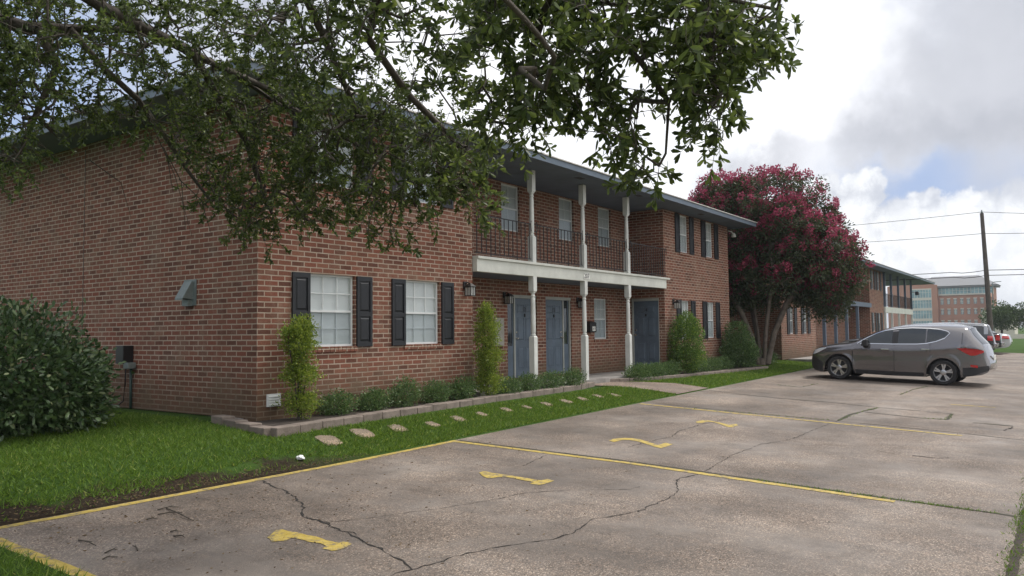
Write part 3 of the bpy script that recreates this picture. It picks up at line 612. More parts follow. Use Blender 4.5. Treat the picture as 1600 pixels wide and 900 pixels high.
def sixpanel(par, T, a0, a1, z0, z1, out, m='door', number=None, hand=1, name='door'):
    k = MB(T); w = a1-a0; h = z1-z0; st = .11*w+.02
    k.box(a0, a1, out-.04, out, z0, z1)
    cols = ((a0+st, (a0+a1)/2-.035), ((a0+a1)/2+.035, a1-st)); rows = ((.10, .38), (.46, .76), (.81, .93))
    for x0, x1 in cols:
        for r0, r1 in rows:
            b, t = z0+h*r0, z0+h*r1; g = .028
            # a sunk ring round a raised field
            k.box(x0, x1, out+.0005, out+.007, b, b+.010); k.box(x0, x1, out+.0005, out+.007, t-.010, t); k.box(x0, x0+.010, out+.0005, out+.007, b+.010, t-.010); k.box(x1-.010, x1, out+.0005, out+.007, b+.010, t-.010)
            k.add([(x0+g,out+.001,b+g),(x1-g,out+.001,b+g),(x1-g,out+.001,t-g),(x0+g,out+.001,t-g),(x0+g+.02,out+.010,b+g+.02),(x1-g-.02,out+.010,b+g+.02),(x1-g-.02,out+.010,t-g-.02),(x0+g+.02,out+.010,t-g-.02)], [(0,1,5,4),(1,2,6,5),(2,3,7,6),(3,0,4,7),(4,5,6,7)])
    d = k.build(name, m, par, bevel=.0015)
    hx = a1-.06 if hand > 0 else a0+.06
    q = MB(T @ Matrix.Translation((hx, out, z0+.92)) @ Matrix.Rotation(-pi/2, 4, 'X')); q.lathe([(.028, 0), (.028, .008), (.010, .012), (.010, .035), (.024, .042), (.028, .055), (.020, .068), (.004, .072)], 0, 0, 12)
    q.build('handle', 'brass', d, smooth='auto')
    q = MB(T @ Matrix.Translation((hx, out, z0+1.06)) @ Matrix.Rotation(-pi/2, 4, 'X')); q.lathe([(.024, 0), (.024, .012), (.018, .016)], 0, 0, 12); q.build('deadbolt', 'brass', d, smooth='auto')
    if number: glyphs(number, T, (a0+a1)/2-.02, out+.009, z0+h*.86, .11, 'ink', 'door_number', d)
    kn = MB(T); kn.box((a0+a1)/2-.022, (a0+a1)/2+.022, out+.008, out+.03, z0+h*.765, z0+h*.805); kn.build('knocker', 'black', d, bevel=.006)
    return d
def lantern(par, T, a, z, m='black'):
    k = MB(T)                                   # wall plate, arm, hood and cage
    k.box(a-.045, a+.045, 0, .022, z-.02, z+.12); k.tube([(a, .02, z+.07), (a, .08, z+.10), (a, .14, z+.075)], .012, 6)
    k.add([(a-.085,.055,z+.02),(a+.085,.055,z+.02),(a+.085,.225,z+.02),(a-.085,.225,z+.02),(a-.03,.11,z+.075),(a+.03,.11,z+.075),(a+.03,.17,z+.075),(a-.03,.17,z+.075)], [(0,3,2,1),(4,5,6,7),(0,1,5,4),(1,2,6,5),(2,3,7,6),(3,0,4,7)])
    k.box(a-.082, a+.082, .058, .222, z+.008, z+.0195)
    for sx in (-1, 1):
        for sy in (.068, .208): k.box(a+sx*.066-.006, a+sx*.066+.006, sy-.006, sy+.006, z-.15, z+.008)
    k.box(a-.074, a+.074, .062, .214, z-.162, z-.15)
    k.box(a-.006, a+.006, .212, .218, z-.15, z+.008); k.box(a-.072, a-.068, .135, .145, z-.15, z+.008)
    l = k.build('wall_lamp', m, par)
    g_ = MB(T); g_.box(a-.062, a+.062, .074, .204, z-.149, z+.006); g_.build('lamp_glass', 'lamp_glass', l); return l
def turned_post(par, x, y, z0, z1, zsq0, zsq1, w=.13, m='white'):
    """square foot to zsq0, turned shaft, square head from zsq1"""
    h = w/2; k = MB(); k.box(x-h, x+h, y-h, y+h, z0, zsq0-.03); k.add([(x-h,y-h,zsq0-.03),(x+h,y-h,zsq0-.03),(x+h,y+h,zsq0-.03),(x-h,y+h,zsq0-.03),(x-h*.72,y-h*.72,zsq0),(x+h*.72,y-h*.72,zsq0),(x+h*.72,y+h*.72,zsq0),(x-h*.72,y+h*.72,zsq0)], [(0,1,5,4),(1,2,6,5),(2,3,7,6),(3,0,4,7),(4,5,6,7)])
    L = zsq1-zsq0; pr = [(.62,0),(.80,.01),(.80,.035),(.58,.045),(.58,.06),(.74,.07),(.78,.12),(.80,.3),(.78,.55),(.74,.78),(.72,.86),(.60,.875),(.60,.89),(.76,.90),(.76,.925),(.60,.94),(.64,.97),(.82,.985),(.82,1.0)]
    k.lathe([(r*h, zsq0+t*L) for r, t in pr], x, y, 18)
    k.add([(x-h*.75,y-h*.75,zsq1),(x+h*.75,y-h*.75,zsq1),(x+h*.75,y+h*.75,zsq1),(x-h*.75,y+h*.75,zsq1),(x-h,y-h,zsq1+.03),(x+h,y-h,zsq1+.03),(x+h,y+h,zsq1+.03),(x-h,y+h,zsq1+.03)], [(0,1,2,3),(0,1,5,4),(1,2,6,5),(2,3,7,6),(3,0,4,7)])
    k.box(x-h, x+h, y-h, y+h, zsq1+.03, z1)
    return k.build('post', m, par, smooth='auto')
def railing(par, x0, x1, y, z0, z1, pitch=.15, ends=True):
    k = MB(); k.box(x0, x1, y-.014, y+.014, z1-.012, z1+.004); k.box(x0, x1, y-.01, y+.01, z0+.06, z0+.075)
    n = int((x1-x0)/pitch)
    for i in range(n+1):
        x = x0+.06+(x1-x0-.12)*i/n; k.box(x-.007, x+.007, y-.0068, y+.0068, z0+(.0 if i % 6 == 3 else .075), z1-.012)
    for e, s_ in ((x0, 1), (x1, -1)):
        k.tube([(e+s_*.02, y-.03, z1+.06), (e+s_*.06, y-.04, z1-.02), (e+s_*.06, y-.05, z1-.12), (e+s_*.03, y-.03, z1-.16), (e-s_*.02, y-.01, z1-.15)], .010, 6)
    return k.build('railing', 'iron', par)

# ------------------------------------------------------------ near apartment building
B0 = Vector((7.05, 9.5, .42))
def building(name, loc, rz, label, cat='building'):
    return tag(empty(name, loc, rz), label, cat)
b1 = building('apartment_building', B0, 0, 'near two storey brick apartment house numbered 207, with white porch beam and blue doors')
zb = .42
def zl(z): return z-zb           # world height -> local
TF = frameM((0, 0, 0), (1, 0)); TB = frameM((0, 1.18, 0), (1, 0)); TS = frameM((0, 14, 0), (0, -1)); TD = frameM((13.75, 1.18, 0), (0, -1))
w = MB()
lowL = [(.95, 1.88, zl(1.40), zl(2.53)), (3.05, 3.98, zl(1.40), zl(2.53))]; upL = [(a, b, zl(3.94), zl(5.06)-.01) for a, b, _, _ in lowL]
wall_panel(w, TF, 0, 4.95, -.12, zl(5.08), lowL+upL)
lowR = [(14.88, 15.56, zl(1.34), zl(2.48)), (16.9, 17.58, zl(1.34), zl(2.48))]; upR = [(a, b, zl(3.92), zl(5.05)) for a, b, _, _ in lowR]
wall_panel(w, TF, 13.75, 18.9, -.35, zl(5.08), lowR+upR)
d2 = (7.73, 8.96, zl(.52), zl(2.47)); d3 = (9.35, 10.58, zl(.52), zl(2.47)); wr = (11.78, 12.52, zl(1.38), zl(2.49))
upB = [(7.53, 8.27, zl(3.96), zl(5.05)), (10.03, 10.76, zl(3.96), zl(5.05)), (12.07, 12.80, zl(3.96), zl(5.05)), (5.1, 5.84, zl(3.96), zl(5.05))]
wall_panel(w, TB, 4.95, 13.75, -.1, zl(5.08), [d2, d3, wr]+upB, .12)
d4 = (.14, 1.0, zl(.55), zl(2.52))         # a from back wall towards the front
wall_panel(w, TD, 0, 1.18, -.1, zl(5.08), [d4], .08)
wall_panel(w, frameM((4.95, 0, 0), (0, 1)), 0, 1.18, -.1, zl(5.08))
wall_panel(w, TS, 0, 14, -.12, zl(5.08))
wall_panel(w, frameM((18.9, 0, 0), (0, 1)), 0, 14, -.35, zl(5.08)); wall_panel(w, frameM((18.9, 14, 0), (-1, 0)), 0, 18.9, -.3, zl(5.08))
w.build('wall', 'brick', b1)
jm = MB(TS); jm.box(8.98, 8.998, -.01, .004, -.05, zl(5.0)); jm.build('control_joint', 'mortar_joint', b1)
ft = MB(); ft.box(-.10, 0, 0.3, 14, -.3, -.02); ft.box(-.0, 4.95, -.06, 0, -.3, -.10); ft.build('footing', 'slab', b1)
# windows and shutters
sn = 0
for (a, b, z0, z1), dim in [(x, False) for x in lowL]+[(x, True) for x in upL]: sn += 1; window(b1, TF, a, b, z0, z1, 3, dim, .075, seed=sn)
for (a, b, z0, z1), dim in [(x, False) for x in lowR]+[(x, False) for x in upR]: sn += 1; window(b1, TF, a, b, z0, z1, 3, dim, .075, seed=sn)
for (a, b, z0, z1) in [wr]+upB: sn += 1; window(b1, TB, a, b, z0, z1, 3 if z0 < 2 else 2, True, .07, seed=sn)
for z0, z1 in ((zl(1.385), zl(2.53)), (zl(3.925), zl(5.06))):
    for a0, a1 in ((.60, .935), (1.90, 2.24), (2.71, 3.04), (4.01, 4.35)): shutter(b1, TF, a0, a1, z0, z1)
for z0, z1 in ((zl(1.32), zl(2.49)), (zl(3.90), zl(5.05))):
    for a0, a1 in ((14.55, 14.865), (15.60, 15.92), (16.53, 16.885), (17.63, 17.97)): shutter(b1, TF, a0, a1, z0, z1)
# entrance doors: grey frame, mullion, sidelight
def entrance(T, o, side, num):
    a0, a1, z0, z1 = o; fr = MB(T); y0, y1 = -.11, -.035
    fr.box(a0, a1, y0, y1+.02, z1-.075, z1); fr.box(a0, a0+.05, y0, y1, z0, z1-.075); fr.box(a1-.05, a1, y0, y1, z0, z1-.075)
    sw = .27
    if side < 0: sx0, sx1, dx0, dx1 = a0+.05, a0+.05+sw, a0+.05+sw+.05, a1-.05
    else: sx0, sx1, dx0, dx1 = a1-.05-sw, a1-.05, a0+.05, a1-.05-sw-.05
    mx = (sx1, sx1+.05) if side < 0 else (sx0-.05, sx0); fr.box(mx[0], mx[1], y0, y1-.004, z0, z1-.075); fr.box(a0+.05, a1-.05, y0, y1, z0-.03, z0)
    f = fr.build('door_frame', 'trim', b1, bevel=.003)
    sixpanel(b1, T, dx0+.004, dx1-.004, z0+.004, z1-.08, -.06, 'door', num, 1 if side > 0 else -1)
    sl_ = MB(T); sl_.box(sx0+.003, sx1-.003, -.10, -.07, z0+.003, z0+.75); sl_.box(sx0+.003, sx0+.04, -.10, -.07, z0+.75, z1-.078); sl_.box(sx1-.04, sx1-.003, -.10, -.07, z0+.75, z1-.078)
    s_ = sl_.build('sidelight', 'door', b1); gl = MB(T); gl.box(sx0+.04, sx1-.04, -.09, -.08, z0+.75, z1-.078); gl.build('pane', 'carglass', s_)
entrance(TB, d2, -1, '12'); entrance(TB, d3, 1, '13')
a0, a1, z0, z1 = d4; fr = MB(TD); fr.box(a0, a1, -.09, .012, z1-.07, z1); fr.box(a0, a0+.055, -.09, .012, z0, z1-.07); fr.box(a1-.02, a1, -.09, .004, z0, z1-.07); fr.build('door_frame', 'trim', b1)
sixpanel(b1, TD, a0+.058, a1-.022, z0, z1-.072, -.01, 'door', '14', -1)
# porch: slab, beam, balcony deck, posts, railings
p = MB(); p.box(4.955, 13.745, -.16, 1.175, -.3, zl(.45)); p.build('porch_slab', 'slab', b1)
p = MB(); p.box(4.97, 13.68, -.10, .02, zl(2.78), zl(3.03)); p.box(4.97, 13.86, -.135, .035, zl(3.03)+.001, zl(3.085)); p.build('porch_beam', 'beam', b1, bevel=.004)
p = MB(); p.box(4.955, 13.745, .022, 1.17, zl(2.80), zl(3.03)); p.build('balcony_deck', 'soffit', b1)
for x in (6.98, 9.15, 11.40):
    turned_post(b1, x, -.04, zl(.45), zl(2.78), zl(1.51), zl(2.44)); turned_post(b1, x-.01, -.04, zl(3.086), zl(5.08), zl(3.66), zl(4.60))
for a, b in ((4.96, 6.90), (7.05, 9.07), (9.22, 11.32), (11.46, 13.74)): railing(b1, a, b, -.06, zl(3.086), zl(3.91))
# 207 plate on the beam
p = MB(TF); p.box(9.03, 9.31, .10, .112, zl(2.835), zl(2.965)); pl = p.build('number_plate', 'label', b1, bevel=.002)
glyphs('207', TF, 9.17, .1135, zl(2.90), .115, 'ink', 'lettering', pl)
# wall lamps, mailbox, plaque, vents
lantern(b1, TF, 4.70, zl(2.45)); lantern(b1, TB, 7.60, zl(2.40)); lantern(b1, TB, 10.88, zl(2.37)); lantern(b1, TF, 14.32, zl(2.38))
k = MB(TB); k.box(11.28, 11.62, .002, .15, zl(1.56), zl(1.83)); k.add([(11.27,.0,zl(1.83)),(11.63,.0,zl(1.83)),(11.63,.165,zl(1.815)),(11.27,.165,zl(1.815)),(11.27,.0,zl(1.87)),(11.63,.0,zl(1.87))], [(0,3,2,1),(0,4,3),(1,2,5),(2,3,4,5)])
mb = k.build('mailbox', 'black', b1); k = MB(TB); k.box(11.40, 11.56, .151, .154, zl(1.60), zl(1.72)); lb = k.build('paper_label', 'label', mb); glyphs('#13', TB, 11.48, .1555, zl(1.66), .06, 'ink', 'lettering', lb, .001)
k = MB(TB); k.box(7.18, 7.52, .003, .06, zl(1.29), zl(1.92)); pq = k.build('panel_cover', 'plaque', b1, bevel=.006)
k = MB(TF); k.box(.16, .40, .002, .03, zl(.56), zl(.74)); v0 = k.build('vent', 'frame', b1, bevel=.003)
k = MB(TF)
for i in range(4): k.add([(.18,.031,zl(.578+.038*i)),(.38,.031,zl(.578+.038*i)),(.38,.045,zl(.583+.038*i)),(.18,.045,zl(.583+.038*i)),(.18,.031,zl(.61+.038*i)),(.38,.031,zl(.61+.038*i))], [(0,1,2,3),(3,2,5,4),(0,3,4),(1,5,2)])
k.build('louvre', 'frame', v0)
# vent hood on the end wall (a measured from the far end: a = 14-(Y-9.5))
ah = 14-1.66
k = MB(TS); k.box(ah-.15, ah+.17, .003, .018, zl(2.06), zl(2.46)); vh = k.build('vent_hood', 'galv', b1)
k = MB(TS); x0, x1 = ah-.10, ah+.11; k.add([(x0,.018,zl(2.43)),(x1,.018,zl(2.43)),(x0,.05,zl(2.43)),(x1,.05,zl(2.43)),(x0,.20,zl(2.17)),(x1,.20,zl(2.17)),(x0,.018,zl(2.15)),(x1,.018,zl(2.15)),(x0,.20,zl(2.14)),(x1,.20,zl(2.14))], [(0,1,3,2),(2,3,5,4),(0,2,4,6),(1,7,5,3),(4,5,9,8),(6,4,5,7)])
k.build('cowl', 'galv', vh); k = MB(TS); k.box(ah-.07, ah+.09, .018, .10, zl(2.05), zl(2.145)); k.build('duct', 'galv', vh)
# eaves: soffit, fascia, drip edge, hipped roof
ex0, ex1, ey0, ey1 = -.85, 19.5, -.8, 14.8; zs, zf0, zf1 = zl(5.09), zl(5.075), zl(5.20)
k = MB(); k.box(ex0+.03, ex1-.03, ey0+.03, ey1-.03, zs, zs+.012); sf = k.build('soffit', 'soffit', b1)
k = MB()
for xx in (1.5, 5.2, 8.4, 11.4, 15.6): k = MB(); k.box(xx-.14, xx+.14, -.48, -.34, zs-.004, zs-.001); k.build('soffit_vent', 'carblack', sf)
k = MB(); k.box(ex0, ex1, ey0, ey0+.028, zf0, zf1); k.box(ex0, ex1, ey1-.028, ey1, zf0, zf1); k.box(ex0, ex0+.028, ey0+.028, ey1-.028, zf0, zf1); k.box(ex1-.028, ex1, ey0+.028, ey1-.028, zf0, zf1); k.build('fascia', 'fascia', b1)
def hip(ex0, ex1, ey0, ey1, z, slope, par, end_hip=True):
    o = .04; x0, x1, y0, y1 = ex0-o, ex1+o, ey0-o, ey1+o; ym = (y0+y1)/2; h = (ym-y0)*slope; d = ym-y0 if end_hip else 0
    k = MB(); k.add([(x0,y0,z+.02),(x1,y0,z+.02),(x1,y1,z+.02),(x0,y1,z+.02),(x0+d,ym,z+h),(x1-d,ym,z+h)], [(0,1,5,4),(1,2,5),(2,3,4,5),(3,0,4)]); k.build('roof', 'shingle', par)
    k = MB(); k.box(x0, x1, y0, y0+.10, z, z+.018); k.box(x0, x1, y1-.1, y1, z, z+.018); k.box(x0, x0+.1, y0+.1, y1-.1, z, z+.018); k.box(x1-.1, x1, y0+.1, y1-.1, z, z+.018); k.build('drip_edge', 'drip', par)
hip(ex0, ex1, ey0, ey1, zf1+.002, .22, b1)
# floodlight under the far end of the eave
k = MB(); k.tube([(19.0, -.0, zl(4.95)), (19.15, -.06, zl(4.93)), (19.22, -.08, zl(4.86))], .018, 8); k.lathe([(.03, zl(4.90)), (.06, zl(4.86)), (.085, zl(4.76)), (.075, zl(4.755))], 19.25, -.09, 12)
k.build('floodlight', 'label', b1, smooth='auto')

# ------------------------------------------------------------ second apartment building
b2 = building('apartment_building', (31.67, 9.5, .42), radians(0.6), 'far brick apartment house beyond the crepe myrtle, with an open upstairs gallery')
w = MB(); L2 = [(1.15, 1.85, zl(1.40), zl(2.50)), (3.25, 3.95, zl(1.40), zl(2.50))]; U2 = [(a, b, zl(3.9), zl(5.05)) for a, b, _, _ in L2]
wall_panel(w, TF, 0, 5.3, -.05, zl(5.08), L2+U2)
wall_panel(w, TF, 17.7, 22.0, -.1, zl(5.08), [(18.4, 19.2, zl(1.4), zl(2.5)), (20.2, 21.0, zl(1.4), zl(2.5)), (18.4, 19.2, zl(3.9), zl(5.0)), (20.2, 21.0, zl(3.9), zl(5.0))])
wall_panel(w, TB, 5.3, 17.7, -.1, zl(5.08), [(7.0, 8.3, zl(.5), zl(2.45)), (5.35, 6.5, zl(.5), zl(2.45))])
wall_panel(w, TB, 22.0, 27.5, -.1, zl(5.08), [(23.2, 24.0, zl(3.1), zl(4.9)), (25.4, 26.4, zl(3.9), zl(4.9)), (23.2, 24.0, zl(.5), zl(2.4))])
wall_panel(w, frameM((0, 14, 0), (0, -1)), 0, 14, -.1, zl(5.08)); wall_panel(w, frameM((17.7, 1.18, 0), (0, -1)), 0, 1.18, -.1, zl(5.08)); wall_panel(w, frameM((5.3, 0, 0), (0, 1)), 0, 1.18, -.1, zl(5.08))
wall_panel(w, frameM((22.0, 0, 0), (0, 1)), 0, 1.18, -.1, zl(5.08)); wall_panel(w, frameM((27.5, 1.18, 0), (0, 1)), 0, 12.8, -.1, zl(5.08)); wall_panel(w, frameM((27.5, 14, 0), (-1, 0)), 0, 27.5, -.1, zl(5.08))
w.build('wall', 'brick', b2)
for (a, b, z0, z1) in L2+U2+[(18.4, 19.2, zl(1.4), zl(2.5)), (20.2, 21.0, zl(1.4), zl(2.5)), (18.4, 19.2, zl(3.9), zl(5.0)), (20.2, 21.0, zl(3.9), zl(5.0))]:
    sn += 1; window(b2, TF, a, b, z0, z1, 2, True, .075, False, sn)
    for s0, s1 in ((a-.36, a-.01), (b+.01, b+.36)): shutter(b2, TF, s0, s1, z0-.02, z1+.01)
window(b2, TB, 25.4, 26.4, zl(3.9), zl(4.9), 2, True, .07, False, 91)
sixpanel(b2, TB, 7.06, 8.24, zl(.5), zl(2.4), -.05, 'door_beige', None, 1); sixpanel(b2, TB, 5.4, 6.45, zl(.5), zl(2.4), -.05, 'door', None, 1)
k = MB(TB); k.box(7.45, 7.85, -.038, -.03, zl(1.5), zl(2.3)); k.build('door_glass', 'carglass', b2)
k = MB(TB); k.box(7.25, 7.50, -.03, .05, zl(1.45), zl(1.66)); k.build('mailbox', 'black', b2)
k = MB(TB); k.box(9.1, 9.45, .0, .08, zl(1.9), zl(2.15)); k.build('meter_cover', 'label', b2)
for x in (6.7, 8.95, 11.35, 14.0):
    k = MB(); k.box(x-.07, x+.07, -.11, .03, zl(.42), zl(2.78)); k.build('post', 'bluepost', b2)
k = MB(); k.box(5.3, 17.7, -.10, .02, zl(2.79), zl(3.03)); k.box(5.3, 17.7, .02, 1.17, zl(2.85), zl(3.0)); k.build('porch_beam', 'bluepost', b2)
k = MB(); k.box(22.0, 33.0, -.10, .02, zl(2.55), zl(2.92)); k.box(22.0, 33.0, .02, 1.17, zl(2.7), zl(2.9)); k.box(27.5, 33.0, 1.17, 9, zl(2.7), zl(2.9)); k.build('gallery_beam', 'beam', b2)
for x in (22.25, 24.6, 27.3, 30.1, 32.9):
    k = MB(); k.box(x-.07, x+.07, -.10, .03, zl(2.92), zl(5.08)); k.build('post', 'bluepost', b2)
    k = MB(); k.box(x-.07, x+.07, -.09, .03, zl(.42), zl(2.55)); k.build('post', 'white', b2)
for a, b in ((22.3, 24.5), (24.7, 27.2), (27.4, 30.0), (30.2, 32.8)): railing(b2, a, b, -.06, zl(2.92), zl(3.75))
k = MB(); k.box(5.3, 42, -.9, 11, -.5, -.005); k.build('porch_slab', 'slab', b2)
k = MB(); k.box(-.67, 39.97, -.77, 14.77, zs, zs+.012); k.build('soffit', 'soffit', b2)
k = MB(); k.box(-.7, 40.0, -.8, -.772, zf0, zf1); k.box(-.7, 40.0, 14.772, 14.8, zf0, zf1); k.box(-.7, -.672, -.772, 14.772, zf0, zf1); k.box(39.972, 40.0, -.772, 14.772, zf0, zf1); k.build('fascia', 'fascia', b2)
hip(-.7, 40.0, -.8, 14.8, zf1+.002, .22, b2)
k = MB(); k.tube([(33.2, -.1, zl(4.2)), (33.5, -.3, zl(4.25))], .03, 6); k.lathe([(.05, zl(4.28)), (.13, zl(4.2)), (.14, zl(4.05)), (.1, zl(4.0))], 33.55, -.34, 10); k.build('floodlight', 'black', b2)

# ------------------------------------------------------------ planters, paths, stepping stones
def kerb(name, pts, w_, h, label, m='block', bl=.40):
    """row of split concrete blocks following pts, ONE thing"""
    Q = []; P_ = [Vector(p) for p in pts]; k = MB(); 
    for a, b in zip(P_[:-1], P_[1:]):
        n = max(1, round((b-a).length/bl)); t = (b-a).normalized(); nr = Vector((-t.y, t.x)); l = (b-a).length/n
        for i in range(n):
            c = a+t*(l*(i+.5)); z = lawnz(c.x, c.y)
            T = Matrix.Translation((c.x, c.y, 0)) @ Matrix.Rotation(atan2(t.y, t.x)+random.uniform(-.012, .012), 4, 'Z'); j = random.uniform(-.006, .006)
            q = MB(T); q.box(-l/2+.004, l/2-.004, -w_/2+j, w_/2+j, z-.15, z+h+random.uniform(-.006, .006)); k.add(q.v, q.f)
    c0 = P_[0]; 
    k.v = [(v[0]-c0.x, v[1]-c0.y, v[2]) for v in k.v]; o = k.build(name, m, bevel=.012); o.location = (c0.x, c0.y, 0); tag(o, label, 'kerb', 'planter kerbs'); return o
kerb('planter_kerb', [(6.73, 9.95), (6.66, 9.3), (6.62, 8.62), (8.3, 8.75), (10.0, 8.88), (11.9, 8.98), (13.6, 9.02), (15.2, 9.08), (16.1, 9.25)], .20, .10, 'low split block kerb of the left flower bed, wrapping the brick corner')
kerb('planter_kerb', [(17.2, 9.42), (17.8, 9.18), (19.2, 8.95), (21.5, 8.75), (24.5, 8.55), (26.4, 8.45)], .16, .09, 'low concrete kerb of the right flower bed beyond the porch walk')
def slabpoly(name, poly, z, th, m, kind='structure', sub=None):
    k = MB(); k.prism(poly, z-th, z, 'z'); return tag(k.build(name, m), kind=kind)
# soil of the beds
for poly in ([(6.75, 8.7), (8.3, 8.83), (10.0, 8.96), (11.9, 9.06), (15.2, 9.17), (16.1, 9.33), (15.9, 9.45), (7.0, 9.47), (6.8, 9.6)], [(17.9, 9.3), (19.2, 9.05), (21.5, 8.85), (24.5, 8.65), (26.3, 8.55), (26.3, 9.45), (20.0, 9.45)]):
    slabpoly('soil', poly, .375, .3, 'soil')
# walk from porch to parking lot
k = MB(); ed0 = [(15.95, 9.36), (16.4, 8.75), (16.9, 8.1), (17.0, 7.5)]; ed1 = [(17.3, 9.36), (18.0, 8.95), (18.7, 8.3), (18.9, 7.5)]
for i in range(3):
    a, b, c, d = ed0[i], ed1[i], ed1[i+1], ed0[i+1]; k.quad(*[(q[0], q[1], lawnz(*q)+.02 if q[1] > 7.6 else lotz(*q)+.03) for q in (a, b, c, d)])
tag(k.build('walk', 'walk'), kind='structure')
k = MB(); k.quad((32.0, 8.0, .40), (52, 8.2, .40), (52, 9.65, .40), (32.0, 9.35, .40)); k.quad((32.0, 8.0, .40), (52, 8.2, .40), (52, 8.2, .1), (32, 8.0, .1)); k.quad((32.0, 8.0, .40), (32, 9.35, .40), (32, 9.35, .1), (32, 8.0, .1)); tag(k.build('sidewalk', 'slab'), kind='structure')
S0 = [(514,689,24),(567,678,22),(621,670,14),(676,664,12),(716,655,15),(752,648,18),(791,641,14),(822,637,14),(854,632,14),(885,628,13),(910,624,13),(935,620,12),(960,618,12)]
ordn = ['first', 'second', 'third', 'fourth', 'fifth', 'sixth', 'seventh', 'eighth', 'ninth', 'tenth', 'eleventh', 'twelfth', 'thirteenth']
for i, (u, v, hw_) in enumerate(S0):
    p = onLawn(u, v); k = MB(); s_ = .135 if i < 2 else .098+random.uniform(-.02, .02); a = random.uniform(-.15, .15)
    n = 16; pl_ = []
    for j in range(n):
        an = 2*pi*j/n; r_ = s_*1.12/(abs(cos(an))**5+abs(sin(an))**5)**.2*random.uniform(.93, 1.05); pl_.append((r_*cos(an+a), r_*sin(an+a)))
    nz_ = lawnz(p.x, p.y+.1)-lawnz(p.x, p.y-.1); k.add([(x, y, .012+y*nz_*5) for x, y in pl_]+[(x, y, -.05+y*nz_*5) for x, y in pl_], [tuple(range(n))]+[(j, (j+1) % n, (j+1) % n+n, j+n) for j in range(n)])
    o = k.build('stepping_stone', 'stone'); o.location = (p.x, p.y, lawnz(p.x, p.y)+.006)
    tag(o, f'worn tan concrete stepping stone in the grass, {ordn[i]} from the left along the flower bed' if i else 'largest tan stepping stone in the grass, leftmost of the row by the flower bed', 'stepping stone', 'stepping stones across the lawn strip')

# ------------------------------------------------------------ plants
def shrub(name, base, blobs, n, L, Wd, leaf, label, cat='shrub', group=None, shell=.42, up=.35, stems=5, lump=.12):
    base = Vector(base); o = tag(empty(name, base), label, cat, group)
    B = np.array(blobs, float); vol = (B[:, 3]*B[:, 4]*B[:, 5])**.72; idx = RNG.choice(len(B), n, p=vol/vol.sum()); b = B[idx]
    d = rdir(n); r = 1-shell*RNG.random(n)**1.3
    ph = RNG.uniform(0, 6.28, (6,)); lum = 1+lump*(np.sin(d[:, 0]*7+ph[0]+b[:, 2]*5)+np.sin(d[:, 1]*8+ph[1]+idx)+np.sin(d[:, 2]*9+ph[2]))/1.6
    out = RNG.random(n) < .05; r = np.where(out, r*RNG.uniform(1.05, 1.22, n), r)*lum
    P = b[:, :3]+d*b[:, 3:6]*r[:, None]; keep = P[:, 2] > .01; P = P[keep]; d = d[keep]; k = len(P)
    Dr = unit(d*.8+rdir(k)*.75+np.array([0, 0, up])); V, F = leaf_arrays(P, Dr, L*RNG.uniform(.65, 1.25, k), Wd*RNG.uniform(.7, 1.2, k))
    npmesh('foliage', V, F, leaf, o)
    m = MB()
    for i in range(stems):
        bb = blobs[i % len(blobs)]; e = Vector((bb[0]+random.uniform(-.5, .5)*bb[3], bb[1]+random.uniform(-.5, .5)*bb[4], bb[2]+random.uniform(-.2, .5)*bb[5]))
        m.tube([(random.uniform(-.04, .04), random.uniform(-.04, .04), -.1), (e.x*.4, e.y*.4, e.z*.5), e], [.018, .012, .005], 5)
    m.build('stem', 'twig', o); return o
# big clipped bush by the end wall
shrub('clipped_bush', (4.40, 10.85, .30), [(0, 0, .76, 1.12, 1.10, .90), (-.35, -.1, .82, 1.0, .95, .92), (.25, .1, .62, .95, .9, .72), (.5, -.2, .45, .62, .6, .5), (-.9, .2, .7, 1.0, 1.0, .8)], 19000, .085, .042, 'bushleaf', 'large rounded dark green bush on the lawn beside the end wall', 'bush', None, .32, .15, 9, .09)
def gz(x, y): return lawnz(x, y)+.03
# columnar shrubs
x, y = 7.50, 9.14
shrub('columnar_shrub', (x, y, gz(x, y)), [(0.02, 0, 1.12, .27, .25, .30), (.05, 0, 1.36, .17, .16, .18), (-.16, 0, 1.26, .15, .13, .11), (.02, 0, .66, .28, .26, .17), (.03, 0, .27, .26, .25, .19), (0, 0, .85, .15, .14, .2)], 10500, .034, .019, 'holly', 'slender yellow green shrub clipped in tiers at the brick corner', 'shrub', 'tall shrubs of the flower beds', .65, .5, 4, .26)
x, y = 12.0, 9.16
shrub('columnar_shrub', (x, y, gz(x, y)), [(0, 0, 1.24, .27, .25, .40), (-.02, 0, 1.60, .19, .17, .20), (.06, 0, .80, .30, .28, .20), (.02, 0, .28, .30, .28, .26), (.0, 0, .55, .2, .2, .2)], 11000, .036, .020, 'holly', 'narrow bright green column shrub below the porch end by the wall lamp', 'shrub', 'tall shrubs of the flower beds', .65, .5, 4, .24)
x, y = 21.2, 9.05
shrub('columnar_shrub', (x, y, gz(x, y)), [(0, 0, .95, .56, .5, .72), (.05, 0, 1.35, .38, .36, .42), (.03, 0, .45, .62, .5, .42)], 11000, .048, .028, 'holly2', 'tall egg shaped green shrub right of the blue side door', 'shrub', 'tall shrubs of the flower beds', .5, .4, 5, .10)
x, y = 25.2, 8.95
shrub('columnar_shrub', (x, y, gz(x, y)), [(0, 0, .62, .80, .6, .60), (-.15, 0, 1.15, .42, .4, .42), (.25, 0, .45, .75, .55, .42)], 11000, .050, .030, 'lowleaf', 'broad dark green cone shrub at the far end of the right flower bed', 'shrub', 'tall shrubs of the flower beds', .5, .3, 5, .10)
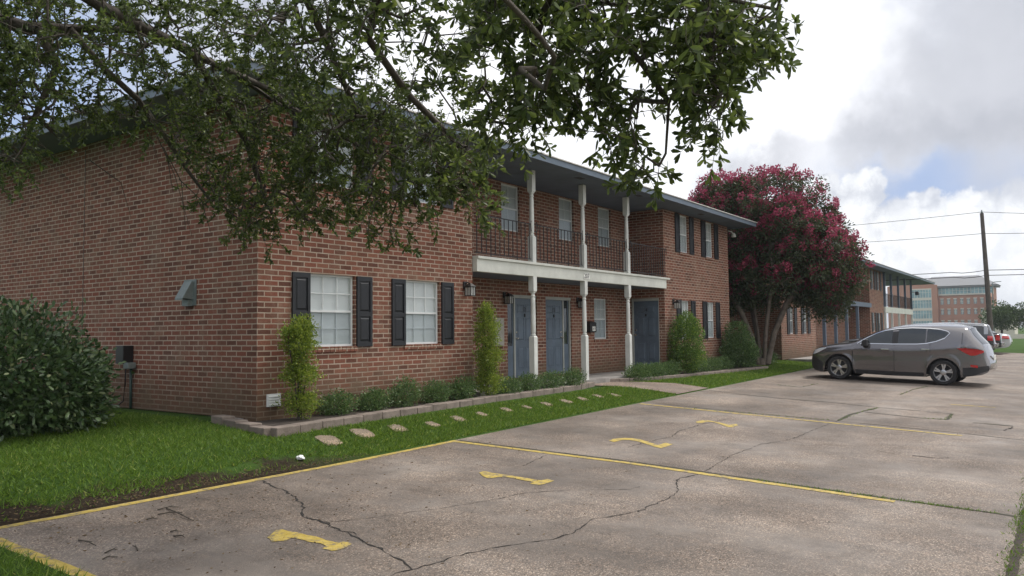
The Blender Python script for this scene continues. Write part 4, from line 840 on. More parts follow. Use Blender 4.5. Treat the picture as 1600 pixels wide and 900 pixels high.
# low shrubs
low = [(8.30, .33, .34, 'low dark shrub with reddish tips just right of the tiered shrub'), (9.05, .30, .32, 'low shrub under the gap between the two lower windows'), (9.78, .36, .42, 'tallest of the low rounded shrubs, under the second lower window'), (10.58, .33, .36, 'low rounded shrub below the rightmost black shutter of the left section'),
       (11.32, .34, .38, 'low shrub touching the left side of the narrow column shrub'), (12.72, .36, .30, 'low shrub touching the right side of the narrow column shrub'), (13.45, .42, .36, 'low leafy shrub in front of the door marked 12'), (14.3, .45, .36, 'low leafy shrub in front of the porch post between the two blue doors'), (15.2, .46, .38, 'low leafy shrub at the porch end of the left flower bed')]
for i, (x, r_, h_, lb) in enumerate(low):
    y = 9.22 if i < 5 else 9.20
    shrub('low_shrub', (x, y, gz(x, y)), [(0, 0, h_*.5, r_, .24, h_*.62), (.1, .02, h_*.6, r_*.7, .22, h_*.5), (-.12, -.02, h_*.4, r_*.75, .24, h_*.45)], 2600, .034, .019, 'lowleaf', lb, 'shrub', 'low shrubs of the flower beds', .6, .3, 4, .16)
hed = [(18.35, 'low spreading shrub at the porch end of the right flower bed'), (19.2, 'low spreading shrub just left of the blue side door sill'), (20.1, 'low spreading shrub in front of the blue side door'), (22.2, 'low spreading shrub just right of the egg shaped shrub'), (23.1, 'low spreading shrub under the far lower windows, between the two big shrubs'), (24.0, 'low spreading shrub just left of the broad cone shrub')]
for i, (x, lb) in enumerate(hed):
    y = 9.14-.03*(x-18)/2
    shrub('low_shrub', (x, y, gz(x, y)), [(0, 0, .15, .55, .26, .24), (.2, 0, .18, .35, .24, .24), (-.25, .02, .14, .38, .24, .22)], 3000, .040, .023, 'lowleaf', lb, 'shrub', 'low shrubs of the flower beds', .6, .3, 4, .14)
shrub('low_shrub', (29.3, 9.5, .33), [(0, 0, .22, .9, .5, .3), (.5, .1, .2, .6, .4, .26)], 2500, .05, .03, 'lowleaf', 'dark low shrub in the shade at the foot of the crepe myrtle', 'shrub', None, .6, .2, 3, .14)

# ---- grown trees
def grow(limbs, sites, bark, name, parent, loc, base_r=.0032, p=.47, n3=5, spread=.22):
    """limbs: list of point lists (first joins to the nearest earlier node); sites get connected to the closest branch"""
    nodes = []; par = []
    def addline(pts, start):
        cur = start
        for a, b in zip(pts[:-1], pts[1:]):
            L = (b-a).length; k = max(1, int(L/.22))
            for i in range(1, k+1): nodes.append(a+(b-a)*(i/k)); par.append(cur); cur = len(nodes)-1
        return cur
    for li, L in enumerate(limbs):
        L = [Vector(q) for q in L]
        if li == 0: nodes.append(L[0]); par.append(-1); addline(L, 0)
        else:
            A = np.array(nodes); j = int(np.argmin(((A-np.array(L[0]))**2).sum(1))); addline([nodes[j]]+L, j)
    A = np.array(nodes); sites = np.array(sites); dmin = np.array([((A-s_)**2).sum(1).min() for s_ in sites]); order = np.argsort(dmin)
    arr = np.zeros((len(nodes)+len(sites)*14+100, 3)); arr[:len(nodes)] = A; cnt = len(nodes); ends = {}
    for si in order:
        s_ = sites[si]; dd = ((arr[:cnt]-s_)**2).sum(1); j = int(np.argmin(dd)); a = Vector(arr[j]); b = Vector(s_); L = (b-a).length
        if L < .03: ends[si] = j; continue
        k = max(1, int(L/.16)); cur = j; mid = Vector((random.uniform(-1, 1), random.uniform(-1, 1), random.uniform(-.3, 1)))*L*spread
        for i in range(1, k+1):
            t = i/k; q = a.lerp(b, t)+mid*(t*(1-t))*1.6; arr[cnt] = q; nodes.append(q); par.append(cur); cur = cnt; cnt += 1
            if cnt >= len(arr): break
        ends[si] = cur
    w_ = np.zeros(cnt); 
    for e in ends.values(): w_[e] += 1
    for i in range(cnt-1, 0, -1):
        if w_[i] == 0: w_[i] = .6
        if par[i] >= 0: w_[par[i]] += w_[i]
    rad = base_r*np.maximum(w_, .5)**p
    Vv = []; Ff = []
    ang = [2*pi*k/n3 for k in range(n3)]
    for i in range(1, cnt):
        a = Vector(arr[par[i]]); b = Vector(arr[i]); t = b-a
        if t.length < 1e-4: continue
        t.normalize(); u = t.orthogonal().normalized(); v = t.cross(u); ra = min(rad[par[i]], rad[i]*1.35); rb = rad[i]; k0 = len(Vv)
        for c_, r_ in ((a-t*ra*.3, ra), (b+t*rb*.3, rb)):
            for an in ang: q = c_+u*(cos(an)*r_)+v*(sin(an)*r_); Vv.append((q.x, q.y, q.z))
        for k in range(n3): Ff.append((k0+k, k0+(k+1) % n3, k0+n3+(k+1) % n3, k0+n3+k))
    npmesh(name, Vv, Ff, bark, parent, True, loc); return arr[:cnt], par, ends
def inpoly(px, py, poly):
    c = False; n = len(poly)
    for i in range(n):
        x1, y1 = poly[i]; x2, y2 = poly[(i+1) % n]
        if (y1 > py) != (y2 > py) and px < (x2-x1)*(py-y1)/(y2-y1)+x1: c = not c
    return c
def oak():
    T0 = Vector((.35, 8.75, .15)); o = tag(empty('oak_tree', T0), 'spreading oak whose leafy branches hang over the brick corner and the parking lot', 'tree')
    D = lambda u, v, d: atD(u, v, d)
    cr = Vector((.7, 8.3, 3.4)); up = Vector((2.2, 6.6, 4.9)); up2 = Vector((3.7, 4.7, 5.2))
    limbs = [[T0, Vector((.45, 8.65, 1.6)), Vector((.6, 8.45, 2.7)), cr],
             [cr, D(-30, 20, 6.6), D(45, 45, 6.6), D(150, 45, 6.8), D(210, 48, 7.0), D(300, 80, 7.4), D(380, 125, 7.8), D(430, 160, 8.0), D(500, 195, 8.2)],
             [cr, D(95, -30, 6.3), D(165, 15, 6.6), D(240, 52, 7.0), D(330, 98, 7.5), D(420, 140, 7.9), D(450, 165, 8.0), D(500, 200, 8.1), D(550, 220, 8.0), D(610, 270, 8.0), D(650, 322, 8.0)],
             [D(110, 46, 6.6), D(165, 110, 6.8), D(215, 155, 7.2), D(252, 205, 7.6), D(290, 262, 7.8), D(330, 315, 7.9)],
             [D(60, 45, 6.5), D(90, 100, 6.6), D(60, 170, 6.8), D(30, 240, 7.0)],
             [D(300, 82, 7.3), D(340, 150, 7.7), D(385, 220, 7.9), D(410, 300, 8.0), D(440, 370, 8.0)],
             [cr, up, up2, D(760, -70, 5.2), D(880, -10, 5.2), D(960, 55, 5.2), D(1000, 95, 5.2), D(1045, 160, 5.3), D(1040, 240, 5.4)],
             [up2, D(600, -50, 6.2), D(575, 60, 6.6), D(640, 150, 7.2), D(715, 225, 7.7), D(740, 300, 7.8)],
             [D(880, -12, 5.2), D(1000, -25, 5.0), D(1120, -5, 5.0), D(1215, 15, 5.05)], [D(1100, -5, 5.0), D(1110, 80, 5.0), D(1120, 160, 5.05)],
             [D(860, -12, 5.2), D(830, 80, 5.6), D(830, 180, 5.8)], [D(600, -50, 6.3), D(480, 0, 6.4), D(520, 90, 6.8), D(560, 180, 7.3)]]
    regs = [([(400,-60),(760,-60),(760,130),(700,150),(620,140),(540,170),(470,120),(400,90)], 330, 6.4, .40),
            ([(740,-60),(1240,-60),(1240,10),(1220,35),(1190,45),(1150,50),(1060,85),(980,70),(900,90),(850,130),(760,130)], 430, 5.15, .32),
            ([(1050,40),(1120,50),(1180,60),(1200,105),(1140,120),(1125,160),(1115,190),(1085,190),(1065,140),(1040,90)], 120, 5.05, .25),
            ([(900,90),(990,90),(1000,170),(1030,200),(1060,250),(1025,270),(1000,280),(985,250),(965,225),(920,200),(885,165)], 75, 5.35, .2),
            ([(745,130),(870,140),(860,190),(840,205),(800,205),(750,180)], 70, 5.8, .25),
            ([(480,110),(700,130),(735,190),(750,290),(775,335),(735,355),(700,325),(640,345),(610,385),(565,365),(530,330),(505,350),(475,325)], 640, 7.6, .40),
            ([(230,80),(490,100),(495,330),(470,392),(435,385),(400,360),(350,325),(305,285),(275,240),(240,165)], 600, 7.9, .40),
            ([(-40,-40),(420,-40),(420,90),(330,100),(200,125),(100,95),(-40,60)], 470, 6.8, .5),
            ([(-60,30),(90,60),(105,150),(65,215),(0,262),(-60,280)], 330, 6.9, .45),
            ([(100,100),(240,120),(290,230),(200,190),(120,180)], 80, 7.2, .3)]
    sites = []
    for poly, n, d, sd_ in regs:
        x0, x1 = min(q[0] for q in poly), max(q[0] for q in poly); y0, y1 = min(q[1] for q in poly), max(q[1] for q in poly); k = 0
        # clumped: a parent point with several sprigs round it leaves gaps
        while k < n:
            cu, cv = random.uniform(x0, x1), random.uniform(y0, y1)
            if not inpoly(cu, cv, poly): continue
            if 600 < cu < 660 and 200 < cv < 285 and random.random() < .75: continue
            for _ in range(random.choice((3, 4, 5, 6))):
                u_, v_ = cu+random.gauss(0, 70/d), cv+random.gauss(0, 60/d); dd = d+random.gauss(0, sd_); P = atD(u_, v_, dd)
                while (P.x > 5.6 and P.y > 8.2) or (P.x > 6.0 and P.y > 8.0): dd *= .96; P = atD(u_, v_, dd)
                sites.append(tuple(P)); k += 1
    limbsV = limbs
    k = 0
    while k < 520:
        P = Vector((random.uniform(-1.5, 6.2), random.uniform(1.0, 8.2), random.uniform(3.4, 6.6))); q = P-CP; dz_ = q.dot(_f)
        if dz_ > .3:
            vv = 450-FPX*q.dot(_u)/dz_; uu = 800+FPX*q.dot(_r)/dz_
            if vv > -90 and -60 < uu < 1680: continue
        if P.z > 6.8-.05*((P.x-2)**2+(P.y-5)**2): continue
        for _ in range(5): sites.append((P.x+random.gauss(0, .16), P.y+random.gauss(0, .16), P.z+random.gauss(0, .1))); k += 1
    arr, par, ends = grow(limbsV, sites, 'bark', 'branches', o, T0, .0022, .49, 5)
    m = MB(); m.tube([(0, 0, -.3), (.0, 0, .0), (.06, -.06, .9), (.12, -.14, 1.7), (.25, -.3, 2.55), (.35, -.45, 3.3)], [.42, .30, .25, .23, .21, .17], 14); m.build('trunk', 'bark', o, smooth=True)
    P = []; Dd = []; Ls = []; TV = MB()
    for si, s_ in enumerate(sites):
        e = ends.get(si, 0); pr = par[e] if e > 0 else 0; t = Vector(arr[e])-Vector(arr[pr]); t = t.normalized() if t.length > 1e-5 else Vector((0, 0, -1))
        t = (t*.7+Vector((random.gauss(0, .45), random.gauss(0, .45), random.gauss(-.25, .4)))).normalized(); L = random.uniform(.14, .30); s0 = Vector(s_)
        TV.tube([s0, s0+t*L*.5, s0+t*L], [.003, .0024, .0014], 3)
        n = random.randint(14, 20) if s0.y < 4.6 else random.randint(28, 38)
        for i in range(n):
            f = 1-.85*random.random()**1.5; q = s0+t*(L*f); dv = (t*random.uniform(.3, .9)+Vector((random.gauss(0, .6), random.gauss(0, .6), random.gauss(-.12, .5)))).normalized(); P.append(tuple(q)); Dd.append(tuple(dv))
    P = np.array(P); Dd = np.array(Dd); n = len(P); near = np.where(P[:, 1] < 4.6, .98, .60); V, F = leaf_arrays(P, Dd, RNG.uniform(.05, .10, n)*near, RNG.uniform(.020, .034, n)*near, .18, .66)
    npmesh('foliage', V, F, 'oakleaf', o, False, T0)
    TV.v = [tuple(Vector(v)-T0) for v in TV.v]; TV.build('twigs', 'twig', o)
    # bare drooping twigs in front of the end wall
    m = MB()
    for u0, v0, u1, v1 in ((100,120,115,165),(40,232,115,287),(140,250,205,340),(60,225,110,262),(240,200,300,370),(255,230,290,360),(280,280,330,365),(150,150,180,220),(200,160,250,260),(225,170,245,240),(260,240,270,300)):
        a = atD(u0, v0, 7.0); b = atD(u1, v1, 7.5); c_ = a.lerp(b, .5)+Vector((random.uniform(-.1, .1), random.uniform(-.1, .1), .08)); m.tube([a-T0, c_-T0, b-T0], [.006, .004, .0018], 4)
    m.build('bare_twig', 'twig', o)
oak()
def crepe():
    T0 = Vector((28.0, 9.1, .32)); o = tag(empty('crepe_myrtle', T0), 'crepe myrtle in crimson blossom between the two brick apartment houses', 'tree')
    C = Vector((28.9, 8.9, 4.5))
    ell = [((28.9, 9.1, 4.3), (2.8, 2.8, 2.0), 290), ((28.6, 9.3, 5.5), (2.2, 2.5, 1.5), 120), ((28.6, 10.6, 5.2), (1.8, 1.8, 1.5), 60), ((29.2, 7.6, 4.1), (1.6, 1.5, 1.6), 120), ((29.3, 7.2, 3.1), (1.3, 1.1, 1.1), 90), ((28.2, 10.0, 3.6), (1.8, 1.6, 1.3), 90), ((28.0, 11.3, 3.4), (1.2, 1.6, 1.5), 60), ((28.4, 8.5, 6.4), (1.4, 1.6, .8), 26), ((28.3, 10.3, 6.3), (1.1, 1.3, .9), 26), ((28.6, 11.0, 5.6), (1.2, 1.2, 1.0), 30)]
    sites = []; top = []
    for c_, r_, n in ell:
        d = rdir(n); rr = RNG.uniform(.45, 1.05, n)**.6
        for dv, q in zip(d, rr):
            p = Vector(c_)+Vector((dv[0]*r_[0], dv[1]*r_[1], dv[2]*r_[2]))*q
            if p.z < 2.3 and p.y > 7.6: p.z = 2.3+random.random()*.6
            if p.x < 27.0 and p.z < 5.6: p.x = 27.0+random.random()*.5
            sites.append(tuple(p)); top.append((dv[2]*.45+q*.45+.45*random.random()) if p.z > 2.3 else .3)
    limbs = [[T0, T0+Vector((.02, 0, .2))]]
    for dx, dy, h in ((-.35, .5, 2.6), (.1, .25, 3.0), (.45, -.1, 2.8), (.2, -.7, 2.9), (.7, .5, 2.7), (-.1, -.3, 3.2)):
        limbs.append([T0+Vector((dx*.25, dy*.25, .1)), T0+Vector((dx*.6, dy*.6, h*.4)), T0+Vector((dx*1.2, dy*1.2, h*.75)), T0+Vector((dx*2.0, dy*2.0, h*1.05))])
    arr, par, ends = grow(limbs, sites, 'crepebark', 'trunk', o, T0, .011, .40, 6)
    P = []; D = []; FP = []; FD = []
    for s_, tp in zip(sites, top):
        n = 135; r_ = random.uniform(.32, .58); d = rdir(n); q = np.array(s_)+d*r_*RNG.uniform(.3, 1.0, (n, 1))*np.array([1, 1, .75]); P.append(q); D.append(unit(d+rdir(n)*.6))
        if tp > .36 or random.random() < .45:
            for _ in range(random.choice((2, 2, 3, 3))):
                c_ = np.array(s_)+np.array([random.gauss(0, .18), random.gauss(0, .18), r_*.55+random.uniform(0, .15)]); ax = unit(np.array([[random.gauss(0, .5), random.gauss(0, .5), .8]]))[0]
                n2 = 46; t = RNG.uniform(-.5, .5, (n2, 1)); q = c_+ax*t*.30+rdir(n2)*(.13*(1-np.abs(t)*1.1)); FP.append(q); FD.append(rdir(n2))
    P = np.concatenate(P); D = np.concatenate(D); V, F = leaf_arrays(P, D, RNG.uniform(.07, .115, len(P)), RNG.uniform(.04, .06, len(P))); npmesh('foliage', V, F, 'crepeleaf', o, False, T0)
    P = np.concatenate(FP); D = np.concatenate(FD); V, F = quad_leaves(P, D, RNG.uniform(.05, .08, len(P)), RNG.uniform(.05, .08, len(P))); npmesh('blossom', V, F, 'flower', o, False, T0)
crepe()
def fartree(base, h, r, n, leaf, label, L=.35, group=None, lob=26):
    base = Vector(base); o = tag(empty('tree', base), label, 'tree', group)
    m = MB(); m.tube([(0, 0, -.3), (.1, 0, h*.2), (0, .1, h*.45)], [.035*h, .028*h, .018*h], 8)
    P = []; D = []
    for i in range(lob):
        a = random.uniform(0, 2*pi); q = random.random()**.6; c_ = np.array([cos(a)*r*q*.72, sin(a)*r*q*.72, h*(.38+.5*random.random()*(1-.45*q))]); rr = r*random.uniform(.28, .42); k = n//lob; d = rdir(k)
        P.append(c_+d*rr*np.array([1, 1, .8])*RNG.uniform(.55, 1.08, (k, 1))); D.append(unit(d+rdir(k)*.7))
        if i < 8: m.tube([(0, .05, h*.3), tuple(c_*.6+np.array([0, 0, h*.12])), tuple(c_)], [.014*h, .009*h, .004*h], 5)
    m.build('trunk', 'bark', o, smooth=True); P = np.concatenate(P); D = np.concatenate(D); V, F = leaf_arrays(P, D, L*RNG.uniform(.7, 1.2, len(P)), L*.6*RNG.uniform(.7, 1.2, len(P))); npmesh('crown', V, F, leaf, o); return o
gT = 'trees at the far end of the field'
fartree((112, 7.3, .2), 4.5, 2.7, 5200, 'farleaf', 'dark round tree just right of the foot of the utility pole', .22, gT)
fartree((113, 4.2, .2), 4.9, 3.6, 5200, 'farleaf', 'broad dark tree at the right edge, beyond the parked cars', .22, gT)
fartree((118, 1.0, .2), 5.2, 3.6, 4500, 'farleaf', 'dark tree just outside the right edge beyond the field', .24, gT)
p = atD(700, 210, 40); fartree((p.x, p.y, .3), (atD(700, 168, 40).z-.3)*.98, 4.4, 9000, 'holly2', 'light green tree rising behind the roof of the near house', .3, None, 30)

# ------------------------------------------------------------ grass and ground litter
def lawnz_np(x, y):
    return np.array([lawnz(a, b) for a, b in zip(x, y)])
def blades(name, X, Y, h, w_, m, dz=0.0, zf=None):
    n = len(X); Zv = zf(X, Y) if zf else lawnz_np(X, Y); P = np.stack([X, Y, Zv+dz-.004], 1); lean = RNG.normal(size=(n, 2))*.45
    D = unit(np.concatenate([lean, np.ones((n, 1))], 1)); s_ = unit(np.cross(D, rdir(n))); hh = (h*RNG.uniform(.5, 1.3, n))[:, None]; ww = (w_*RNG.uniform(.6, 1.3, n))[:, None]
    tip = P+D*hh+np.concatenate([lean*hh*.5, np.zeros((n, 1))], 1)
    V = np.stack([P-s_*ww*.5, P+s_*ww*.5, tip], 1).reshape(-1, 3); F = (np.arange(n)*3)[:, None]+np.array([[0, 1, 2]])
    return npmesh(name, V, F, m)
stones = [tuple(onLawn(u, v).xy) for u, v, _ in S0]
def inregion(x, y):
    if y < 7.5: return x < 2.70
    if y < 7.5+.02: return False
    # planter beds, walk and buildings
    if 6.55 < x < 16.2 and y > 8.55+.03*(x-6.6)+(.0 if x < 12 else -.02): return False
    if 7.4 < y < 9.4 and 16.0+min(1.0, (9.36-y)*.72) < x < 17.35+min(1.55, (9.36-y)*1.3): return False
    if 15.3 < x < 17.2 and y > 9.0: return False
    if x >= 17.1 and x < 26.5 and y > 9.16-.08*(x-18): return False
    if x > 6.9 and x < 26.6 and y > 9.4: return False
    if x > 31.8 and y > 8.0: return False
    return True
def bare(x, y):
    from mathutils import noise as mn
    return x < 7.6 and y > 7.4 and y-7.5 < (.16+.42*(mn.noise(Vector((x*1.1, y*1.1, 3)))+.45))*min(1, max(0, (7.6-x)/1.2))
gx = []; gy = []
def scatter(x0, x1, y0, y1, dens):
    n = int((x1-x0)*(y1-y0)*dens); xx = RNG.uniform(x0, x1, n); yy = RNG.uniform(y0, y1, n)
    for a, b in zip(xx, yy):
        if not inregion(a, b): continue
        if bare(a, b) and random.random() > .10: continue
        if any((a-s_[0])**2+(b-s_[1])**2 < (.14 if i < 2 else .085)**2 for i, s_ in enumerate(stones)): continue
        gx.append(a); gy.append(b)
scatter(1.9, 7.2, 7.5, 13.5, 2300); scatter(7.2, 12, 7.5, 8.9, 3400); scatter(12, 18, 7.5, 9.2, 2200); scatter(17.5, 27, 7.5, 9.2, 1300); scatter(26.5, 32, 7.5, 10.5, 700); scatter(32, 50, 7.5, 8.1, 400)
gx = np.array(gx); gy = np.array(gy)
g1 = blades('grass', gx, gy, np.full(len(gx), .055)+.012*(gy < 7.62), .014+.0007*np.clip(gx-6, 0, 30), 'grass'); tag(g1, kind='stuff')
xx = RNG.uniform(1.2, 2.70, 9000); yy = RNG.uniform(4.3, 7.5, 9000); g2 = blades('grass', xx, yy, np.full(9000, .075), .010, 'grass'); tag(g2, kind='stuff')
# overhanging blades along the lot edge and weeds in the joints
n = 2600; xx = RNG.uniform(2.8, 50, n)**1.0; xx = 7.2+(xx-2.8)*.5; yy = 7.47+RNG.normal(size=n)*.03; ok = ~((xx > 16.9) & (xx < 19.0)); xx = xx[ok]; yy = yy[ok]
tag(blades('grass', xx, yy, np.full(len(xx), .045), .014, 'grass', .03), kind='stuff')
def lz(X, Y): return np.array([lotz(a, b) for a, b in zip(X, Y)])
wx = []; wy = []
for _ in range(14000):
    a = 4.5+47*random.random()**1.8
    if math.sin(a*2.3)+math.sin(a*5.1+1)*.7+random.uniform(-.9, .9) > -.5: wx.append(a); wy.append(.46+random.gauss(0, .05))
for pts, n, sp in ((LP([(1180, 750), (1398, 781), (1560, 803)]), 420, .010), (LP([(1060, 637), (1300, 657)]), 160, .012), (LP(Z5([(850, 200), (960, 160), (1010, 148)])), 130, .02), (LP(Z5([(1190, 190), (1290, 196), (1310, 172)])), 90, .02), (LP(Z5([(600, 55), (700, 65), (770, 50)])), 60, .02), (LP(Z5([(1100, 95), (1150, 75), (1210, 62)])), 90, .02)):
    for _ in range(n):
        i = random.randrange(len(pts)-1); t = random.random(); a = Vector(pts[i]).lerp(Vector(pts[i+1]), t); wx.append(a.x+random.gauss(0, sp)); wy.append(a.y+random.gauss(0, sp))
wx = np.array(wx); wy = np.array(wy); tag(blades('weeds', wx, wy, np.full(len(wx), .035), .010, 'grass', 0, lz), kind='stuff')
xx = RNG.uniform(8.45, 9.1, 500); yy = .2+RNG.normal(size=500)*.10; tag(blades('weeds', xx, yy, np.full(500, .06), .016, 'grass', 0, lz), kind='stuff')
# leaf litter on the lot and on the bare strip
n = 620; xx = 2.9+RNG.gamma(1.6, 1.7, n); yy = 7.35-RNG.gamma(1.3, 1.3, n); ok = (yy > .6) & (xx < 16); xx, yy = xx[ok], yy[ok]
x2 = RNG.uniform(2.8, 7.3, 900); y2 = 7.5+np.abs(RNG.normal(size=900))*.20; zz = np.concatenate([lz(xx, yy)+.006, lawnz_np(x2, y2)+.012]); P = np.stack([np.concatenate([xx, x2]), np.concatenate([yy, y2]), zz], 1)
D = unit(np.concatenate([RNG.normal(size=(len(P), 2)), RNG.uniform(-.05, .12, (len(P), 1))], 1)); V, F = leaf_arrays(P, D, RNG.uniform(.010, .042, len(P)), RNG.uniform(.005, .012, len(P)), .1)
tag(npmesh('leaf_litter', V, F, 'drygrass'), kind='stuff')
tw = [(1040, 375, 1210, 455), (985, 385, 1115, 368), (985, 415, 1140, 402), (640, 695, 735, 680), (655, 655, 735, 632), (1085, 550, 1155, 558), (1065, 522, 1130, 520), (860, 640, 830, 610), (490, 575, 600, 610), (920, 445, 985, 443)]
descr = ['longest dark stick on the concrete below the bare earth', 'thin stick close to the yellow kerb line', 'thin stick parallel to the longest one', 'reddish short stick in the lower left bay', 'thin stick above the reddish one', 'short dark stick right of the lower left bay', 'short thin stick between the two painted ones', 'tiny bent stick beside the reddish one', 'long faint stick at the lower left', 'tiny stick nearest the yellow line']
for (a, b, c_, d), ds in zip(tw, descr):
    p = onLot(a/4, 700+b/4, .008); q = onLot(c_/4, 700+d/4, .012); m = MB(); mid = (q-p)*.5+Vector((random.uniform(-.02, .02), random.uniform(-.02, .02), .01)); m.tube([(0, 0, 0), mid, q-p], [.006, .005, .003], 5)
    m.tube([mid, mid+(q-p)*.2+Vector((.02, .03, .002))], [.003, .002], 4); o = m.build('stick', 'twig'); o.location = p; tag(o, ds, 'stick', 'fallen sticks on the parking lot')
for u, v, l in ((724, 752, .10), (940, 756, .09), (905, 753, .06), (1128, 708, .05), (1190, 826, .05)):
    pass
# crumpled plastic on the grass
p = onLawn(470, 719); bm = bmesh.new(); bmesh.ops.create_icosphere(bm, subdivisions=3, radius=.048)
from mathutils import noise as mnoise
for v in bm.verts: v.co *= 1+.45*mnoise.noise(v.co*28); v.co.z = max(v.co.z*.7, -.02)
me = bpy.data.meshes.new('plastic_cup'); bm.to_mesh(me); bm.free(); me.materials.append(MT['trash']); o = bpy.data.objects.new('plastic_litter', me); COL.objects.link(o); o.location = p+Vector((0, 0, .03)); tag(o, 'crumpled piece of white plastic lying on the grass by the parking edge', 'litter')

# ------------------------------------------------------------ utility boxes by the end wall
p = Vector((6.93, 12.9, lawnz(6.9, 12.9))); o = tag(empty('electric_meter', p), 'black meter box with grey conduit on the brick end wall', 'meter box')
k = MB(); k.box(-.06, .12, -.12, .12, .74, 1.04); k.build('meter_box', 'black', o, bevel=.008)
k = MB(); k.box(-.04, .10, -.24, -.09, .66, .76); k.build('junction_box', 'galv', o, bevel=.01)
k = MB(); k.tube([(.08, -.12, .68), (.08, -.12, .3), (.08, -.13, -.05)], .022, 10); k.build('conduit', 'greenbox', o, smooth=True)
k = MB(); k.tube([(.07, .02, .75), (.06, .02, .4), (.05, .05, .12), (.03, .2, .03), (.0, .35, .05)], .011, 6); k.build('cable', 'black', o, smooth=True)
p = Vector((6.55, 13.0, lawnz(6.5, 13.0))); o = tag(empty('utility_pedestal', p), 'grey green utility pedestal half hidden behind the big rounded bush', 'utility box')
k = MB(); k.box(-.10, .10, -.12, .12, -.1, .80); k.build('cabinet', 'greenbox', o, bevel=.012)
k = MB(); k.box(-.12, .12, -.14, .14, .80, .86); k.build('cap', 'galv', o, bevel=.012)
p = Vector((27.2, 12.6, .35)); o = tag(empty('storage_bin', p), 'tall blue green storage bin behind the crepe myrtle, past the far corner', 'bin')
k = MB(); k.box(-.9, 1.2, -.6, .6, 0, 1.75); k.build('bin_body', 'greenbox', o, bevel=.03); k = MB(); k.box(-.95, 1.25, -.65, .65, 1.75, 1.85); k.build('lid', 'greenbox', o, bevel=.02)
k = MB(); k.box(-.30, .30, -.20, .20, -.02, .012); o = k.build('ground_vent', 'carblack'); o.location = (6.55, 11.35, .33); tag(o, 'low dark crawlspace opening in the grass at the foot of the end wall', 'vent')

